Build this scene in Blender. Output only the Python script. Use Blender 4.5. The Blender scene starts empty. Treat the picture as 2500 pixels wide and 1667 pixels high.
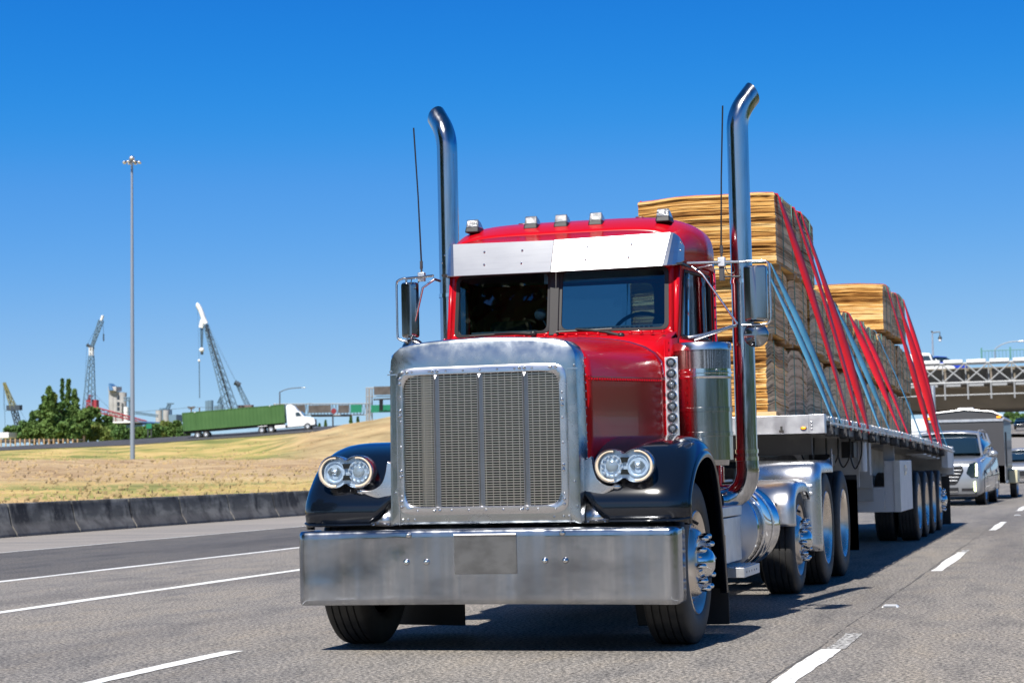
import bpy, bmesh, math, random
from mathutils import Vector, Matrix
R = math.radians
rnd = random.Random(7)
sc = bpy.context.scene
# ---------------------------------------------------------------- camera
F_PX, CX, CY, CZ = 4865.4, 3.6413, -11.8236, 1.1293
YAW, PITCH, ROLL = -0.2814, 0.0643, 0.0223
_fw = Vector((math.sin(YAW)*math.cos(PITCH), math.cos(YAW)*math.cos(PITCH), math.sin(PITCH)))
_rt0 = Vector((math.cos(YAW), -math.sin(YAW), 0)); _up0 = _rt0.cross(_fw)
_rt = math.cos(ROLL)*_rt0 - math.sin(ROLL)*_up0
_up = math.sin(ROLL)*_rt0 + math.cos(ROLL)*_up0
CAM = Vector((CX, CY, CZ))
cam = bpy.data.cameras.new('camera'); camo = bpy.data.objects.new('camera', cam)
sc.collection.objects.link(camo); sc.camera = camo
m = Matrix((( _rt.x, _up.x, -_fw.x, CX), (_rt.y, _up.y, -_fw.y, CY), (_rt.z, _up.z, -_fw.z, CZ), (0,0,0,1)))
camo.matrix_world = m
cam.sensor_width = 36; cam.lens = F_PX/2500*36
cam.clip_start = 0.2; cam.clip_end = 20000
cam.dof.use_dof = True; cam.dof.focus_distance = 13.0; cam.dof.aperture_fstop = 6.3
def ray(u, v): return _fw + _rt*(u-1250)/F_PX - _up*(v-833.5)/F_PX
def at(u, v, Y):            # where a sight line meets the upright plane y = Y
    d = ray(u, v); return CAM + d*((Y-CY)/d.y)
def atd(u, v, dist): return CAM + ray(u, v)*dist
# ---------------------------------------------------------------- sky and sun
SUN = Vector((-0.10, -0.85, 1.0)).normalized()
w = bpy.data.worlds.new("World"); sc.world = w; w.use_nodes = True
nt = w.node_tree; nt.nodes.clear()
def N(t, ty, **k):
    n = t.nodes.new(ty)
    for a, b in k.items(): setattr(n, a, b)
    return n
out = N(nt, 'ShaderNodeOutputWorld'); bg = N(nt, 'ShaderNodeBackground'); bg.inputs['Strength'].default_value = 0.12
sky = N(nt, 'ShaderNodeTexSky', sky_type='NISHITA', sun_disc=False)
sky.sun_elevation = math.asin(SUN.z); sky.sun_rotation = math.atan2(SUN.x, SUN.y)
sky.air_density = 1.0; sky.dust_density = 0.2; sky.ozone_density = 3.0; sky.altitude = 0
tc = N(nt, 'ShaderNodeTexCoord'); sx = N(nt, 'ShaderNodeSeparateXYZ'); cxn = N(nt, 'ShaderNodeCombineXYZ')
mm = N(nt, 'ShaderNodeMath', operation='MULTIPLY_ADD'); mm.inputs[1].default_value = 2.4; mm.inputs[2].default_value = 0.06
hs = N(nt, 'ShaderNodeHueSaturation'); hs.inputs['Saturation'].default_value = 1.25; hs.inputs['Value'].default_value = 1.0
nt.links.new(tc.outputs['Generated'], sx.inputs[0]); nt.links.new(sx.outputs[0], cxn.inputs[0]); nt.links.new(sx.outputs[1], cxn.inputs[1])
nt.links.new(sx.outputs[2], mm.inputs[0]); nt.links.new(mm.outputs[0], cxn.inputs[2])
v1 = N(nt, 'ShaderNodeVectorMath', operation='SCALE'); v1.inputs['Scale'].default_value = 0.1; v2 = N(nt, 'ShaderNodeVectorMath', operation='SCALE'); v2.inputs['Scale'].default_value = 5.5
cu = N(nt, 'ShaderNodeRGBCurve')      # clear-air grade of the sky colours
for ci, pts in ((0, [(0, 0), (.034, .016), (.061, .09), (.181, .32), (1, .95)]), (1, [(0, 0), (.065, .05), (.112, .225), (.174, .345), (.386, .57), (1, .95)]), (2, [(0, 0), (.10, .09), (.18, .26), (.275, .73), (.386, .82), (.638, .86), (1, .98)])):
    c_ = cu.mapping.curves[ci]; c_.points[0].location = pts[0]; c_.points[-1].location = pts[-1]
    for p_ in pts[1:-1]: c_.points.new(*p_)
cu.mapping.update()
nt.links.new(cxn.outputs[0], sky.inputs[0]); nt.links.new(sky.outputs[0], hs.inputs['Color'])
nt.links.new(hs.outputs[0], v1.inputs[0]); nt.links.new(v1.outputs[0], cu.inputs['Color']); nt.links.new(cu.outputs[0], v2.inputs[0])
zr = N(nt, 'ShaderNodeMapRange'); zr.inputs['From Min'].default_value = .26; zr.inputs['From Max'].default_value = .75; zr.inputs['To Min'].default_value = 1; zr.inputs['To Max'].default_value = .30   # the clear sky deepens towards the zenith
v3 = N(nt, 'ShaderNodeVectorMath', operation='SCALE'); nt.links.new(sx.outputs[2], zr.inputs['Value']); nt.links.new(v2.outputs[0], v3.inputs[0]); nt.links.new(zr.outputs[0], v3.inputs['Scale'])
nt.links.new(v3.outputs[0], bg.inputs[0]); nt.links.new(bg.outputs[0], out.inputs[0])
sl = bpy.data.lights.new('sun', 'SUN'); sl.energy = 5.0; sl.angle = R(0.53); sl.color = (1.0, 0.95, 0.87)
so = bpy.data.objects.new('sun', sl); sc.collection.objects.link(so)
so.rotation_euler = (-SUN).to_track_quat('-Z', 'Y').to_euler(); so.location = (0, -20, 40)
sc.view_settings.view_transform = 'Standard'; sc.view_settings.look = 'None'
sc.view_settings.exposure = 0.6; sc.view_settings.gamma = 1.0
sc.render.engine = 'CYCLES'; sc.cycles.max_bounces = 8; sc.cycles.transparent_max_bounces = 12
# ---------------------------------------------------------------- materials
def mat(name, col, rough=0.6, metal=0.0, spec=None, coat=0.0, noise=None, rnoise=None, bump=None, emit=None, alpha=None, coords='Object'):
    """noise = (scale xyz, amount, second colour); rnoise = (scale xyz, rough2); bump = (scale xyz, strength, distance)"""
    ma = bpy.data.materials.new(name); ma.use_nodes = True; t = ma.node_tree; b = t.nodes['Principled BSDF']
    b.inputs['Base Color'].default_value = (*col, 1); b.inputs['Roughness'].default_value = rough; b.inputs['Metallic'].default_value = metal
    if spec is not None: b.inputs['Specular IOR Level'].default_value = spec
    if coat: b.inputs['Coat Weight'].default_value = coat; b.inputs['Coat Roughness'].default_value = 0.03
    tcn = N(t, 'ShaderNodeTexCoord')
    def nz(scale, detail=4, rough_=0.55):
        mp = N(t, 'ShaderNodeMapping'); mp.inputs['Scale'].default_value = scale if hasattr(scale, '__len__') else (scale,)*3
        no = N(t, 'ShaderNodeTexNoise'); no.inputs['Scale'].default_value = 1; no.inputs['Detail'].default_value = detail; no.inputs['Roughness'].default_value = rough_
        t.links.new(tcn.outputs[coords], mp.inputs[0]); t.links.new(mp.outputs[0], no.inputs['Vector']); return no
    prev = None
    if noise:
        lst = noise if isinstance(noise, list) else [noise]
        for scale, (lo, hi), c2 in lst:
            no = nz(scale); mr = N(t, 'ShaderNodeMapRange'); mr.inputs['From Min'].default_value = lo; mr.inputs['From Max'].default_value = hi
            mx = N(t, 'ShaderNodeMix', data_type='RGBA'); mx.inputs['B'].default_value = (*c2, 1)
            if prev: t.links.new(prev, mx.inputs['A'])
            else: mx.inputs['A'].default_value = (*col, 1)
            t.links.new(no.outputs['Fac'], mr.inputs['Value']); t.links.new(mr.outputs[0], mx.inputs['Factor']); prev = mx.outputs['Result']
        t.links.new(prev, b.inputs['Base Color'])
    if rnoise:
        no = nz(rnoise[0]); mr = N(t, 'ShaderNodeMapRange'); mr.inputs['From Min'].default_value = .35; mr.inputs['From Max'].default_value = .68
        mr.inputs['To Min'].default_value = rough; mr.inputs['To Max'].default_value = rnoise[1]
        t.links.new(no.outputs['Fac'], mr.inputs['Value']); t.links.new(mr.outputs[0], b.inputs['Roughness'])
    if bump:
        no = nz(bump[0]); bn = N(t, 'ShaderNodeBump'); bn.inputs['Strength'].default_value = bump[1]; bn.inputs['Distance'].default_value = bump[2]
        t.links.new(no.outputs['Fac'], bn.inputs['Height']); t.links.new(bn.outputs[0], b.inputs['Normal'])
    if emit: b.inputs['Emission Color'].default_value = (*emit[0], 1); b.inputs['Emission Strength'].default_value = emit[1]
    return ma
def glass(name, tint, refl=0.06, rough=0.01):
    ma = bpy.data.materials.new(name); ma.use_nodes = True; t = ma.node_tree; t.nodes.clear()
    o = N(t, 'ShaderNodeOutputMaterial'); tr = N(t, 'ShaderNodeBsdfTransparent'); tr.inputs[0].default_value = (*tint, 1)
    g = N(t, 'ShaderNodeBsdfGlossy'); g.inputs['Roughness'].default_value = rough; g.inputs[0].default_value = (.95, .97, 1, 1)
    lw = N(t, 'ShaderNodeLayerWeight'); lw.inputs[0].default_value = .5; fr = N(t, 'ShaderNodeMath', operation='POWER'); fr.inputs[1].default_value = 5; t.links.new(lw.outputs['Facing'], fr.inputs[0]); ad = N(t, 'ShaderNodeMath', operation='ADD'); ad.inputs[1].default_value = refl+.04; ad.use_clamp = True
    mx = N(t, 'ShaderNodeMixShader'); t.links.new(fr.outputs[0], ad.inputs[0]); t.links.new(ad.outputs[0], mx.inputs[0])
    t.links.new(tr.outputs[0], mx.inputs[1]); t.links.new(g.outputs[0], mx.inputs[2]); t.links.new(mx.outputs[0], o.inputs[0]); return ma
MT = {}
MT['chrome'] = mat('chrome', (.70, .705, .72), .06, 1, rnoise=((3, 3, 3), .12))
MT['bumper_steel'] = mat('bumper_steel', (.40, .42, .46), .11, 1, noise=[((16, 4, 1.1), (.5, .8), (.54, .55, .58)), ((1.1, 2, 2.4), (.47, .66), (.20, .21, .235))], rnoise=((9, 5, .8), .27), bump=((1.6, 1.6, 2.0), .22, .012))  # broad dark noise in the colour imitates dark surroundings mirrored in the steel
MT['shell_steel'] = mat('shell_steel', (.46, .49, .51), .18, 1, noise=((5, 5, 5), (.4, .75), (.48, .52, .53)), rnoise=((7, 7, 7), .32), bump=((5, 5, 5), .15, .01))
MT['steel'] = mat('steel', (.66, .66, .68), .20, 1, rnoise=((4, 4, 9), .28), bump=((6, 6, 6), .1, .008))
MT['fender_steel'] = mat('fender_steel', (.66, .67, .70), .24, 1, rnoise=((3, 3, 3), .34), bump=((4, 4, 4), .12, .01))
MT['stack'] = mat('stack_chrome', (.50, .51, .54), .09, 1, noise=((24, 24, 1.5), (.5, .75), (.34, .34, .36)), rnoise=((20, 20, 6), .2))
MT['brushed'] = mat('brushed_alu', (.50, .51, .54), .37, 1, noise=[((4, 4, 90), (.45, .8), (.44, .45, .48)), ((2, 2, 3), (.5, .75), (.56, .57, .59))])
MT['mirror_back'] = mat('mirror_back', (.34, .34, .35), .16, 1)
MT['wheel_alu'] = mat('wheel_alu', (.74, .68, .62), .26, .9, rnoise=((5, 5, 5), .34))
MT['canister'] = mat('canister_steel', (.50, .49, .49), .12, 1, rnoise=((9, 9, 2), .2))
MT['tank_head'] = mat('dull_tank_alu', (.62, .63, .66), .45, .7, noise=((5, 5, 5), (.4, .8), (.54, .55, .58)))
MT['alu'] = mat('aluminium', (.74, .75, .77), .38, 1, noise=((5, 5, 5), (.45, .75), (.58, .59, .62)), rnoise=((8, 8, 8), .5))
MT['alu_white'] = mat('painted_aluminium', (.66, .67, .70), .42, .3, noise=((3, 3, 3), (.45, .8), (.55, .56, .60)))
MT['red'] = mat('red_paint', (.43, .003, .008), .22, 0, .16, .18, noise=((1.2, 1.2, 1.2), (.3, .8), (.42, .004, .012)))
MT['navy'] = mat('dark_blue_paint', (.003, .005, .010), .13, 0, .45, .4)
MT['black'] = mat('black_plastic', (.012, .012, .014), .45)
MT['void'] = mat('dark_inside', (.006, .006, .007), .9)
MT['chassis'] = mat('chassis_black', (.018, .017, .017), .55, noise=((6, 6, 6), (.5, .8), (.05, .042, .036)))
MT['rubber'] = mat('tyre_rubber', (.022, .022, .023), .62, noise=((4, 9, 9), (.4, .75), (.045, .043, .040)), bump=((40, 40, 40), .15, .003))
MT['gasket'] = mat('gasket', (.016, .016, .018), .55)
MT['glass'] = glass('cab_glass', (.26, .38, .44), .05)
MT['carglass'] = glass('car_glass', (.10, .16, .20), .10)
MT['lens'] = glass('clear_lens', (.86, .92, .97), .03)
MT['lamp_dark'] = mat('projector_lens', (.10, .12, .15), .05, 0, .8, 1.0)
MT['lamp_clear'] = mat('clear_bulb', (.34, .38, .42), .08, .3, .8, 1.0)
MT['truss'] = mat('galvanised_truss', (.30, .31, .32), .6, .2)
MT['bridgecon'] = mat('bridge_concrete', (.21, .18, .14), .85, noise=((.25, .25, .8), (.4, .7), (.15, .13, .10)))
MT['halo'] = mat('halo_ring', (.62, .52, .40), .3, 0, .5, .5)
MT['amber'] = mat('amber_lens', (.85, .26, .02), .2, 0, .6, .5)
MT['amber_lit'] = mat('amber_lamp', (.9, .3, .02), .2, emit=((1, .35, .02), .8))
MT['redlens'] = mat('red_lens', (.35, .01, .01), .2, 0, .6, .5)
MT['maroon'] = mat('maroon_plastic', (.10, .012, .015), .3)
MT['vinyl'] = mat('grey_vinyl', (.16, .17, .18), .7)
MT['white'] = mat('white_paint', (.74, .75, .76), .35, 0, .5, .3, noise=((3, 3, 3), (.5, .8), (.62, .62, .62)))
MT['greyframe'] = mat('grey_frame_paint', (.42, .42, .42), .55, noise=[((2, 2, 4), (.45, .75), (.28, .27, .26)), ((9, 9, 3), (.55, .8), (.20, .18, .16))])
MT['silver'] = mat('silver_car_paint', (.33, .35, .385), .28, .55, .5, .8)
MT['darkgrey'] = mat('dark_grey_metal', (.055, .055, .06), .4, 0, .5, .2)
MT['redstrap'] = mat('red_webbing', (.62, .010, .020), .5, 0, .4, noise=((3, 3, 3), (.4, .8), (.46, .008, .016)))
MT['bluestrap'] = mat('blue_webbing', (.075, .25, .40), .5, 0, .3, noise=((3, 3, 3), (.4, .8), (.05, .17, .27)))
MT['twine'] = mat('green_twine', (.10, .33, .28), .6)
MT['wood'] = mat('dunnage_wood', (.50, .33, .17), .7, noise=((4, 4, 30), (.4, .7), (.36, .22, .11)))
MT['concrete'] = mat('concrete', (.36, .33, .28), .85, noise=((.6, .6, 1.2), (.35, .7), (.24, .21, .18)))
MT['sootcon'] = mat('weathered_barrier_concrete', (.075, .075, .073), .85, noise=[((.8, .8, 2.2), (.46, .60), (.20, .195, .18)), ((5, 2.2, .6), (.47, .62), (.022, .022, .024)), ((14, 14, 14), (.55, .75), (.10, .095, .085))], bump=((14, 14, 14), .3, .01))
# ---------------------------------------------------------------- mesh tools
COL = sc.collection
class MB:
    def __init__(s): s.v = []; s.f = []; s.at = []
    def add(s, vs, fs):
        o = len(s.v); s.v += [tuple(p) for p in vs]; s.f += [tuple(i+o for i in f) for f in fs]
    def box(s, c, d, rot=None, taper=1.0):
        x, y, z = d[0]/2, d[1]/2, d[2]/2
        P = [Vector((a*x*(taper if k > 0 else 1), b*y*(taper if k > 0 else 1), k*z)) for k in (-1, 1) for b in (-1, 1) for a in (-1, 1)]
        if rot is not None:
            Mx = rot if isinstance(rot, Matrix) else Matrix.Rotation(rot, 3, 'Z'); P = [Mx @ p for p in P]
        c = Vector(c); s.add([p+c for p in P], [(0,2,3,1),(4,5,7,6),(0,1,5,4),(2,6,7,3),(0,4,6,2),(1,3,7,5)]); return s
    def b2(s, a, b): return s.box([(a[i]+b[i])/2 for i in range(3)], [abs(b[i]-a[i]) for i in range(3)])
    def hexa(s, P): s.add(P, [(0,3,2,1),(4,5,6,7),(0,1,5,4),(1,2,6,5),(2,3,7,6),(3,0,4,7)]); return s   # 4 bottom, 4 top
    def tube(s, path, r, n=10, cap=True):
        P = [Vector(p) for p in path]; k = len(P); rs = r if hasattr(r, '__len__') else [r]*k; rings = []; prev = None
        for i, p in enumerate(P):
            t = (P[min(i+1, k-1)]-P[max(i-1, 0)]).normalized()
            if prev is None:
                a = Vector((0,0,1)) if abs(t.z) < .9 else Vector((1,0,0)); u = t.cross(a).normalized()
            else: u = (prev - t*prev.dot(t)).normalized()
            prev = u; q = t.cross(u); rings.append([p+(u*math.cos(2*math.pi*j/n)+q*math.sin(2*math.pi*j/n))*rs[i] for j in range(n)])
        return s.loft(rings, cap)
    def loft(s, rings, cap=True, closed=True):
        n = len(rings[0]); vs = [p for r_ in rings for p in r_]; fs = []
        for i in range(len(rings)-1):
            for j in range(n if closed else n-1):
                a = i*n+j; b = i*n+(j+1) % n; fs.append((a, b, b+n, a+n))
        if cap: fs.append(tuple(range(n-1, -1, -1))); fs.append(tuple(range((len(rings)-1)*n, len(rings)*n)))
        s.add(vs, fs); return s
    def lathe(s, prof, c, axis='X', n=32, sign=1, cap=False):   # prof = (offset along axis, radius)
        c = Vector(c); rings = []
        for o, r_ in prof:
            ring = []
            for j in range(n):
                a = 2*math.pi*j/n*sign; ca, sa = math.cos(a)*r_, math.sin(a)*r_
                ring.append(c + (Vector((o*sign, ca, sa)) if axis == 'X' else Vector((ca, o, -sa)) if axis == 'Y' else Vector((ca, sa, o))))
            rings.append(ring)
        return s.loft(rings, cap)
    def grid(s, G):
        n = len(G[0]); s.add([p for r_ in G for p in r_], [(i*n+j, i*n+j+1, (i+1)*n+j+1, (i+1)*n+j) for i in range(len(G)-1) for j in range(n-1)]); return s
    def prism(s, pts, a, b, plane='XZ'):    # extrude outline between a and b along the missing axis
        def mk(p, h): return (p[0], h, p[1]) if plane == 'XZ' else (h, p[0], p[1]) if plane == 'YZ' else (p[0], p[1], h)
        n = len(pts); s.add([mk(p, a) for p in pts]+[mk(p, b) for p in pts], [tuple(range(n)), tuple(range(2*n-1, n-1, -1))]+[(i, i+n, (i+1) % n+n, (i+1) % n) for i in range(n)]); return s
    def sphere(s, c, r, n=12, m_=8, sq=(1,1,1)):
        rings = []
        for i in range(1, m_):
            a = math.pi*i/m_; rings.append([Vector(c)+Vector((math.sin(a)*math.cos(2*math.pi*j/n)*sq[0], math.sin(a)*math.sin(2*math.pi*j/n)*sq[1], -math.cos(a)*sq[2]))*r for j in range(n)])
        return s.loft(rings, True)
    def rivet(s, c, r=.008, axis=(0,-1,0)):
        a = Vector(axis); c = Vector(c); return s.tube([c, c+a*r*.6, c+a*r*.95], [r, r*.8, r*.3], 8)
    def build(s, name, m_, parent=None, smooth=35, bevel=0, solid=0, sub=0, fix=True, seg=2):
        me = bpy.data.meshes.new(name); me.from_pydata([tuple(p) for p in s.v], [], s.f); me.materials.append(MT[m_] if isinstance(m_, str) else m_)
        if fix:
            b = bmesh.new(); b.from_mesh(me); bmesh.ops.recalc_face_normals(b, faces=b.faces); b.to_mesh(me); b.free()
        if smooth: me.polygons.foreach_set('use_smooth', [True]*len(me.polygons)); me.set_sharp_from_angle(angle=R(smooth))
        o = bpy.data.objects.new(name, me); COL.objects.link(o)
        if solid: md = o.modifiers.new('s', 'SOLIDIFY'); md.thickness = solid; md.offset = 0
        if sub: md = o.modifiers.new('u', 'SUBSURF'); md.levels = sub; md.render_levels = sub
        if bevel: md = o.modifiers.new('b', 'BEVEL'); md.width = bevel; md.segments = seg; md.limit_method = 'ANGLE'; md.angle_limit = R(40)
        if parent: adopt(o, parent)
        return o
def adopt(o, parent):
    o.parent = parent; o.matrix_parent_inverse = wm(parent).inverted()
def wm(o):
    M_ = o.matrix_basis.copy() if o.parent is None else wm(o.parent) @ o.matrix_parent_inverse @ o.matrix_basis
    return M_
def tag(o, label=None, cat=None, group=None, kind=None):
    if label: o['label'] = label
    if cat: o['category'] = cat
    if group: o['group'] = group
    if kind: o['kind'] = kind
    return o
def thing(name, loc, label, cat, group=None, rz=0):
    o = bpy.data.objects.new(name, None); COL.objects.link(o); o.location = loc; o.rotation_euler = (0, 0, rz); o.empty_display_size = .2
    return tag(o, label, cat, group)
def copy_tree(o, parent=None, mat_=None):
    c = o.copy(); COL.objects.link(c)
    if parent: c.parent = parent
    for ch in [x for x in bpy.data.objects if x.parent == o]: copy_tree(ch, c)
    return c
def place(o, M_):      # put a copy of a thing (or part) somewhere else by a rigid transform
    o.matrix_basis = M_ @ o.matrix_basis
def rrect(w_, h_, r_, n=5):     # rounded rectangle outline, centred
    P = []
    for cx_, cz_, a0 in ((w_/2-r_, h_/2-r_, 0), (-w_/2+r_, h_/2-r_, 90), (-w_/2+r_, -h_/2+r_, 180), (w_/2-r_, -h_/2+r_, 270)):
        for i in range(n+1): a = R(a0+90*i/n); P.append((cx_+r_*math.cos(a), cz_+r_*math.sin(a)))
    return P
def smooth_path(P, k=6):        # Catmull-Rom
    P = [Vector(p) for p in P]; o = []
    for i in range(len(P)-1):
        a, b, c, d = P[max(i-1, 0)], P[i], P[i+1], P[min(i+2, len(P)-1)]
        for j in range(k):
            t = j/k; o.append(.5*((2*b)+(c-a)*t+(2*a-5*b+4*c-d)*t*t+(3*b-a-3*c+d)*t**3))
    return o+[P[-1]]
def holed(mb, q, hole, n=6):    # panel over a 3-D quad (bl, br, tr, tl) with a rounded hole; returns the hole rim
    bl, br, tr, tl = [Vector(p) for p in q]
    def bi(s_, t_): return (bl*(1-s_)+br*s_)*(1-t_)+(tl*(1-s_)+tr*s_)*t_
    s0, t0, s1, t1, rr = hole; W_ = ((br-bl).length+(tr-tl).length)/2; H_ = ((tl-bl).length+(tr-br).length)/2
    inner = [bi((x/W_)+(s0+s1)/2, (z/H_)+(t0+t1)/2) for x, z in rrect((s1-s0)*W_, (t1-t0)*H_, rr, n)]
    outer = [bi(a, b) for a, b in [(1,1)]*(n+1)+[(0,1)]*(n+1)+[(0,0)]*(n+1)+[(1,0)]*(n+1)]
    k = len(inner); mb.add(outer+inner, [(i, (i+1) % k, (i+1) % k+k, i+k) for i in range(k)]); return inner
# ================================================================ setting: ground, road, markings, terrain
def asphalt(name, base, spread, streak=True):
    ma = bpy.data.materials.new(name); ma.use_nodes = True; t = ma.node_tree; b = t.nodes['Principled BSDF']; b.inputs['Roughness'].default_value = .8
    b.inputs['Specular IOR Level'].default_value = .35
    tcn = N(t, 'ShaderNodeTexCoord')
    def nz(scale, detail, ty='ShaderNodeTexNoise', rg=.6):
        mp = N(t, 'ShaderNodeMapping'); mp.inputs['Scale'].default_value = scale
        no = N(t, ty); no.inputs['Scale'].default_value = 1
        if ty == 'ShaderNodeTexNoise': no.inputs['Detail'].default_value = detail; no.inputs['Roughness'].default_value = rg
        t.links.new(tcn.outputs['Object'], mp.inputs[0]); t.links.new(mp.outputs[0], no.inputs['Vector']); return no
    def ramp(sock, pts):
        r_ = N(t, 'ShaderNodeValToRGB'); e = r_.color_ramp.elements
        while len(e) < len(pts): e.new(.5)
        for i, (p, c) in enumerate(pts): e[i].position = p; e[i].color = (*c, 1)
        t.links.new(sock, r_.inputs[0]); return r_
    g = nz((40, 32, 40), 4, rg=.8); B = base
    dk = tuple(c*(1-spread) for c in B); lt = tuple(c*(1+spread*1.5) for c in B); wm_ = (B[0]*1.9, B[1]*1.75, B[2]*1.5)
    r1 = ramp(g.outputs['Fac'], [(.36, tuple(c*.18 for c in B)), (.45, dk), (.51, B), (.58, lt), (.66, wm_)])
    big = nz((.55, .06, 1), 4); r2 = ramp(big.outputs['Fac'], [(.36, (.70, .70, .71)), (.5, (.96, .96, .96)), (.62, (1.08, 1.06, 1.02))])
    pat = nz((3.2, 1.1, 3), 5); r3 = ramp(pat.outputs['Fac'], [(.34, (.74, .75, .77)), (.5, (1, 1, 1)), (.68, (1.06, 1.03, .98))])
    m1 = N(t, 'ShaderNodeMix', data_type='RGBA', blend_type='MULTIPLY'); m1.inputs['Factor'].default_value = 1
    m2 = N(t, 'ShaderNodeMix', data_type='RGBA', blend_type='MULTIPLY'); m2.inputs['Factor'].default_value = 1
    t.links.new(r1.outputs[0], m1.inputs['A']); t.links.new(r2.outputs[0], m1.inputs['B'])
    t.links.new(m1.outputs['Result'], m2.inputs['A']); t.links.new(r3.outputs[0], m2.inputs['B']); t.links.new(m2.outputs['Result'], b.inputs['Base Color'])
    bn = N(t, 'ShaderNodeBump'); bn.inputs['Strength'].default_value = .4; bn.inputs['Distance'].default_value = .008
    t.links.new(g.outputs['Fac'], bn.inputs['Height']); t.links.new(bn.outputs[0], b.inputs['Normal']); return ma
MT['asphalt'] = asphalt('asphalt_lane', (.215, .200, .184), .52)
MT['asphalt_dark'] = asphalt('asphalt_shoulder', (.110, .104, .100), .4)
MT['asphalt_ramp'] = asphalt('asphalt_ramp', (.07, .07, .075), .3)
MT['gutter'] = mat('concrete_gutter', (.30, .27, .24), .85, noise=[((.3, 2, 2), (.4, .7), (.19, .18, .17)), ((30, 30, 30), (.5, .7), (.15, .14, .13))])
def lane_paint():
    ma = mat('lane_paint', (.74, .74, .73), .6); t = ma.node_tree; b = t.nodes['Principled BSDF']
    tcn = N(t, 'ShaderNodeTexCoord'); mp = N(t, 'ShaderNodeMapping'); mp.inputs['Scale'].default_value = (30, 12, 30); no = N(t, 'ShaderNodeTexNoise'); no.inputs['Detail'].default_value = 6
    no.inputs['Scale'].default_value = 1
    t.links.new(tcn.outputs['Object'], mp.inputs[0]); t.links.new(mp.outputs[0], no.inputs['Vector'])
    r_ = N(t, 'ShaderNodeValToRGB'); e = r_.color_ramp.elements; e[0].position = .30; e[0].color = (.20, .19, .18, 1); e[1].position = .40; e[1].color = (.76, .76, .74, 1)
    t.links.new(no.outputs['Fac'], r_.inputs[0]); t.links.new(r_.outputs[0], b.inputs['Base Color']); return ma
MT['paint'] = lane_paint()
def worn_paint():
    ma = mat('worn_lane_paint', (.6, .6, .58), .7); t = ma.node_tree; b = t.nodes['Principled BSDF']
    tcn = N(t, 'ShaderNodeTexCoord'); no = N(t, 'ShaderNodeTexNoise'); no.inputs['Scale'].default_value = 40; no.inputs['Detail'].default_value = 5
    t.links.new(tcn.outputs['Object'], no.inputs['Vector']); r_ = N(t, 'ShaderNodeValToRGB'); e = r_.color_ramp.elements
    e[0].position = .47; e[0].color = (.13, .125, .12, 1); e[1].position = .60; e[1].color = (.62, .62, .60, 1)
    t.links.new(no.outputs['Fac'], r_.inputs[0]); t.links.new(r_.outputs[0], b.inputs['Base Color']); return ma
MT['worn'] = worn_paint()
def strip(name, x0, x1, y0, y1, z, m_, kind='structure', n=1):
    mb = MB(); G = [[(x0, y0+(y1-y0)*i/n, z), (x1, y0+(y1-y0)*i/n, z)] for i in range(n+1)]; mb.grid(G)
    o = mb.build(name, m_, smooth=0); tag(o, kind=kind); return o
MT['dirt'] = mat('dry_ground', (.30, .22, .12), .95, noise=[((.02, .02, .02), (.4, .65), (.16, .17, .07)), ((.4, .4, .4), (.4, .7), (.36, .28, .16))])
strip('ground', -6000, 6000, -6000, 9000, -.06, 'dirt')
strip('road', -8.3, 12.5, -90, 620, 0.0, 'asphalt')
strip('road_shoulder', -13.0, -8.3, -90, 620, 0.0, 'asphalt_dark')
strip('gutter', -19.5, -13.0, -90, 620, .0, 'gutter')
MT['verge'] = mat('verge_grass', (.07, .085, .03), .95, noise=((.5, .5, .5), (.4, .7), (.13, .11, .05)))
strip('verge', 12.5, 60, -90, 620, -.02, 'verge')
# painted lines: a wavy-edged sheet each
def line(name, xc, wd, y0, y1, z=.004, m_='paint', label=None):
    mb = MB(); n = max(2, int((y1-y0)/.12)) if y1-y0 < 60 else int((y1-y0)/.5); G = []
    r_ = random.Random(int(abs(xc*100)+abs(y0*7)))
    for i in range(n+1):
        y = y0+(y1-y0)*i/n; G.append([(xc-wd/2+r_.uniform(-.006, .006)+.012*math.sin(y*2.1), y, z), (xc+wd/2+r_.uniform(-.006, .006)+.010*math.sin(y*1.7+1), y, z)])
    mb.grid(G); o = mb.build(name, m_, smooth=0); tag(o, kind='structure'); return o
line('shoulder_line', -8.23, .14, -60, 300); line('lane_edge_line', -5.46, .155, -60, 300)
line('gutter_joint', -13.0, .06, -60, 300, .004, 'paint')
for k in range(-4, 14):
    y0 = -2.85+11.9*k
    line('lane_dash', 2.07, .125, y0, y0+4.2 if k != 0 else .41)
    if k == 0: line('worn_lane_dash', 2.09, .11, .42, 1.55, .004, 'worn')
    if k == 1: line('worn_lane_dash', 2.09, .08, 13.24, 13.9, .0035, 'worn')
    line('lane_dash', -1.74, .125, y0-1.1, y0+3.0)
# narrow seam crack between lanes
MT['crack'] = mat('tar_seam', (.10, .095, .09), .8)
line('road_seam', 1.98, .006, -20, 30, .003, 'crack'); line('road_seam', -1.62, .005, .2, 30, .003, 'crack')
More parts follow.
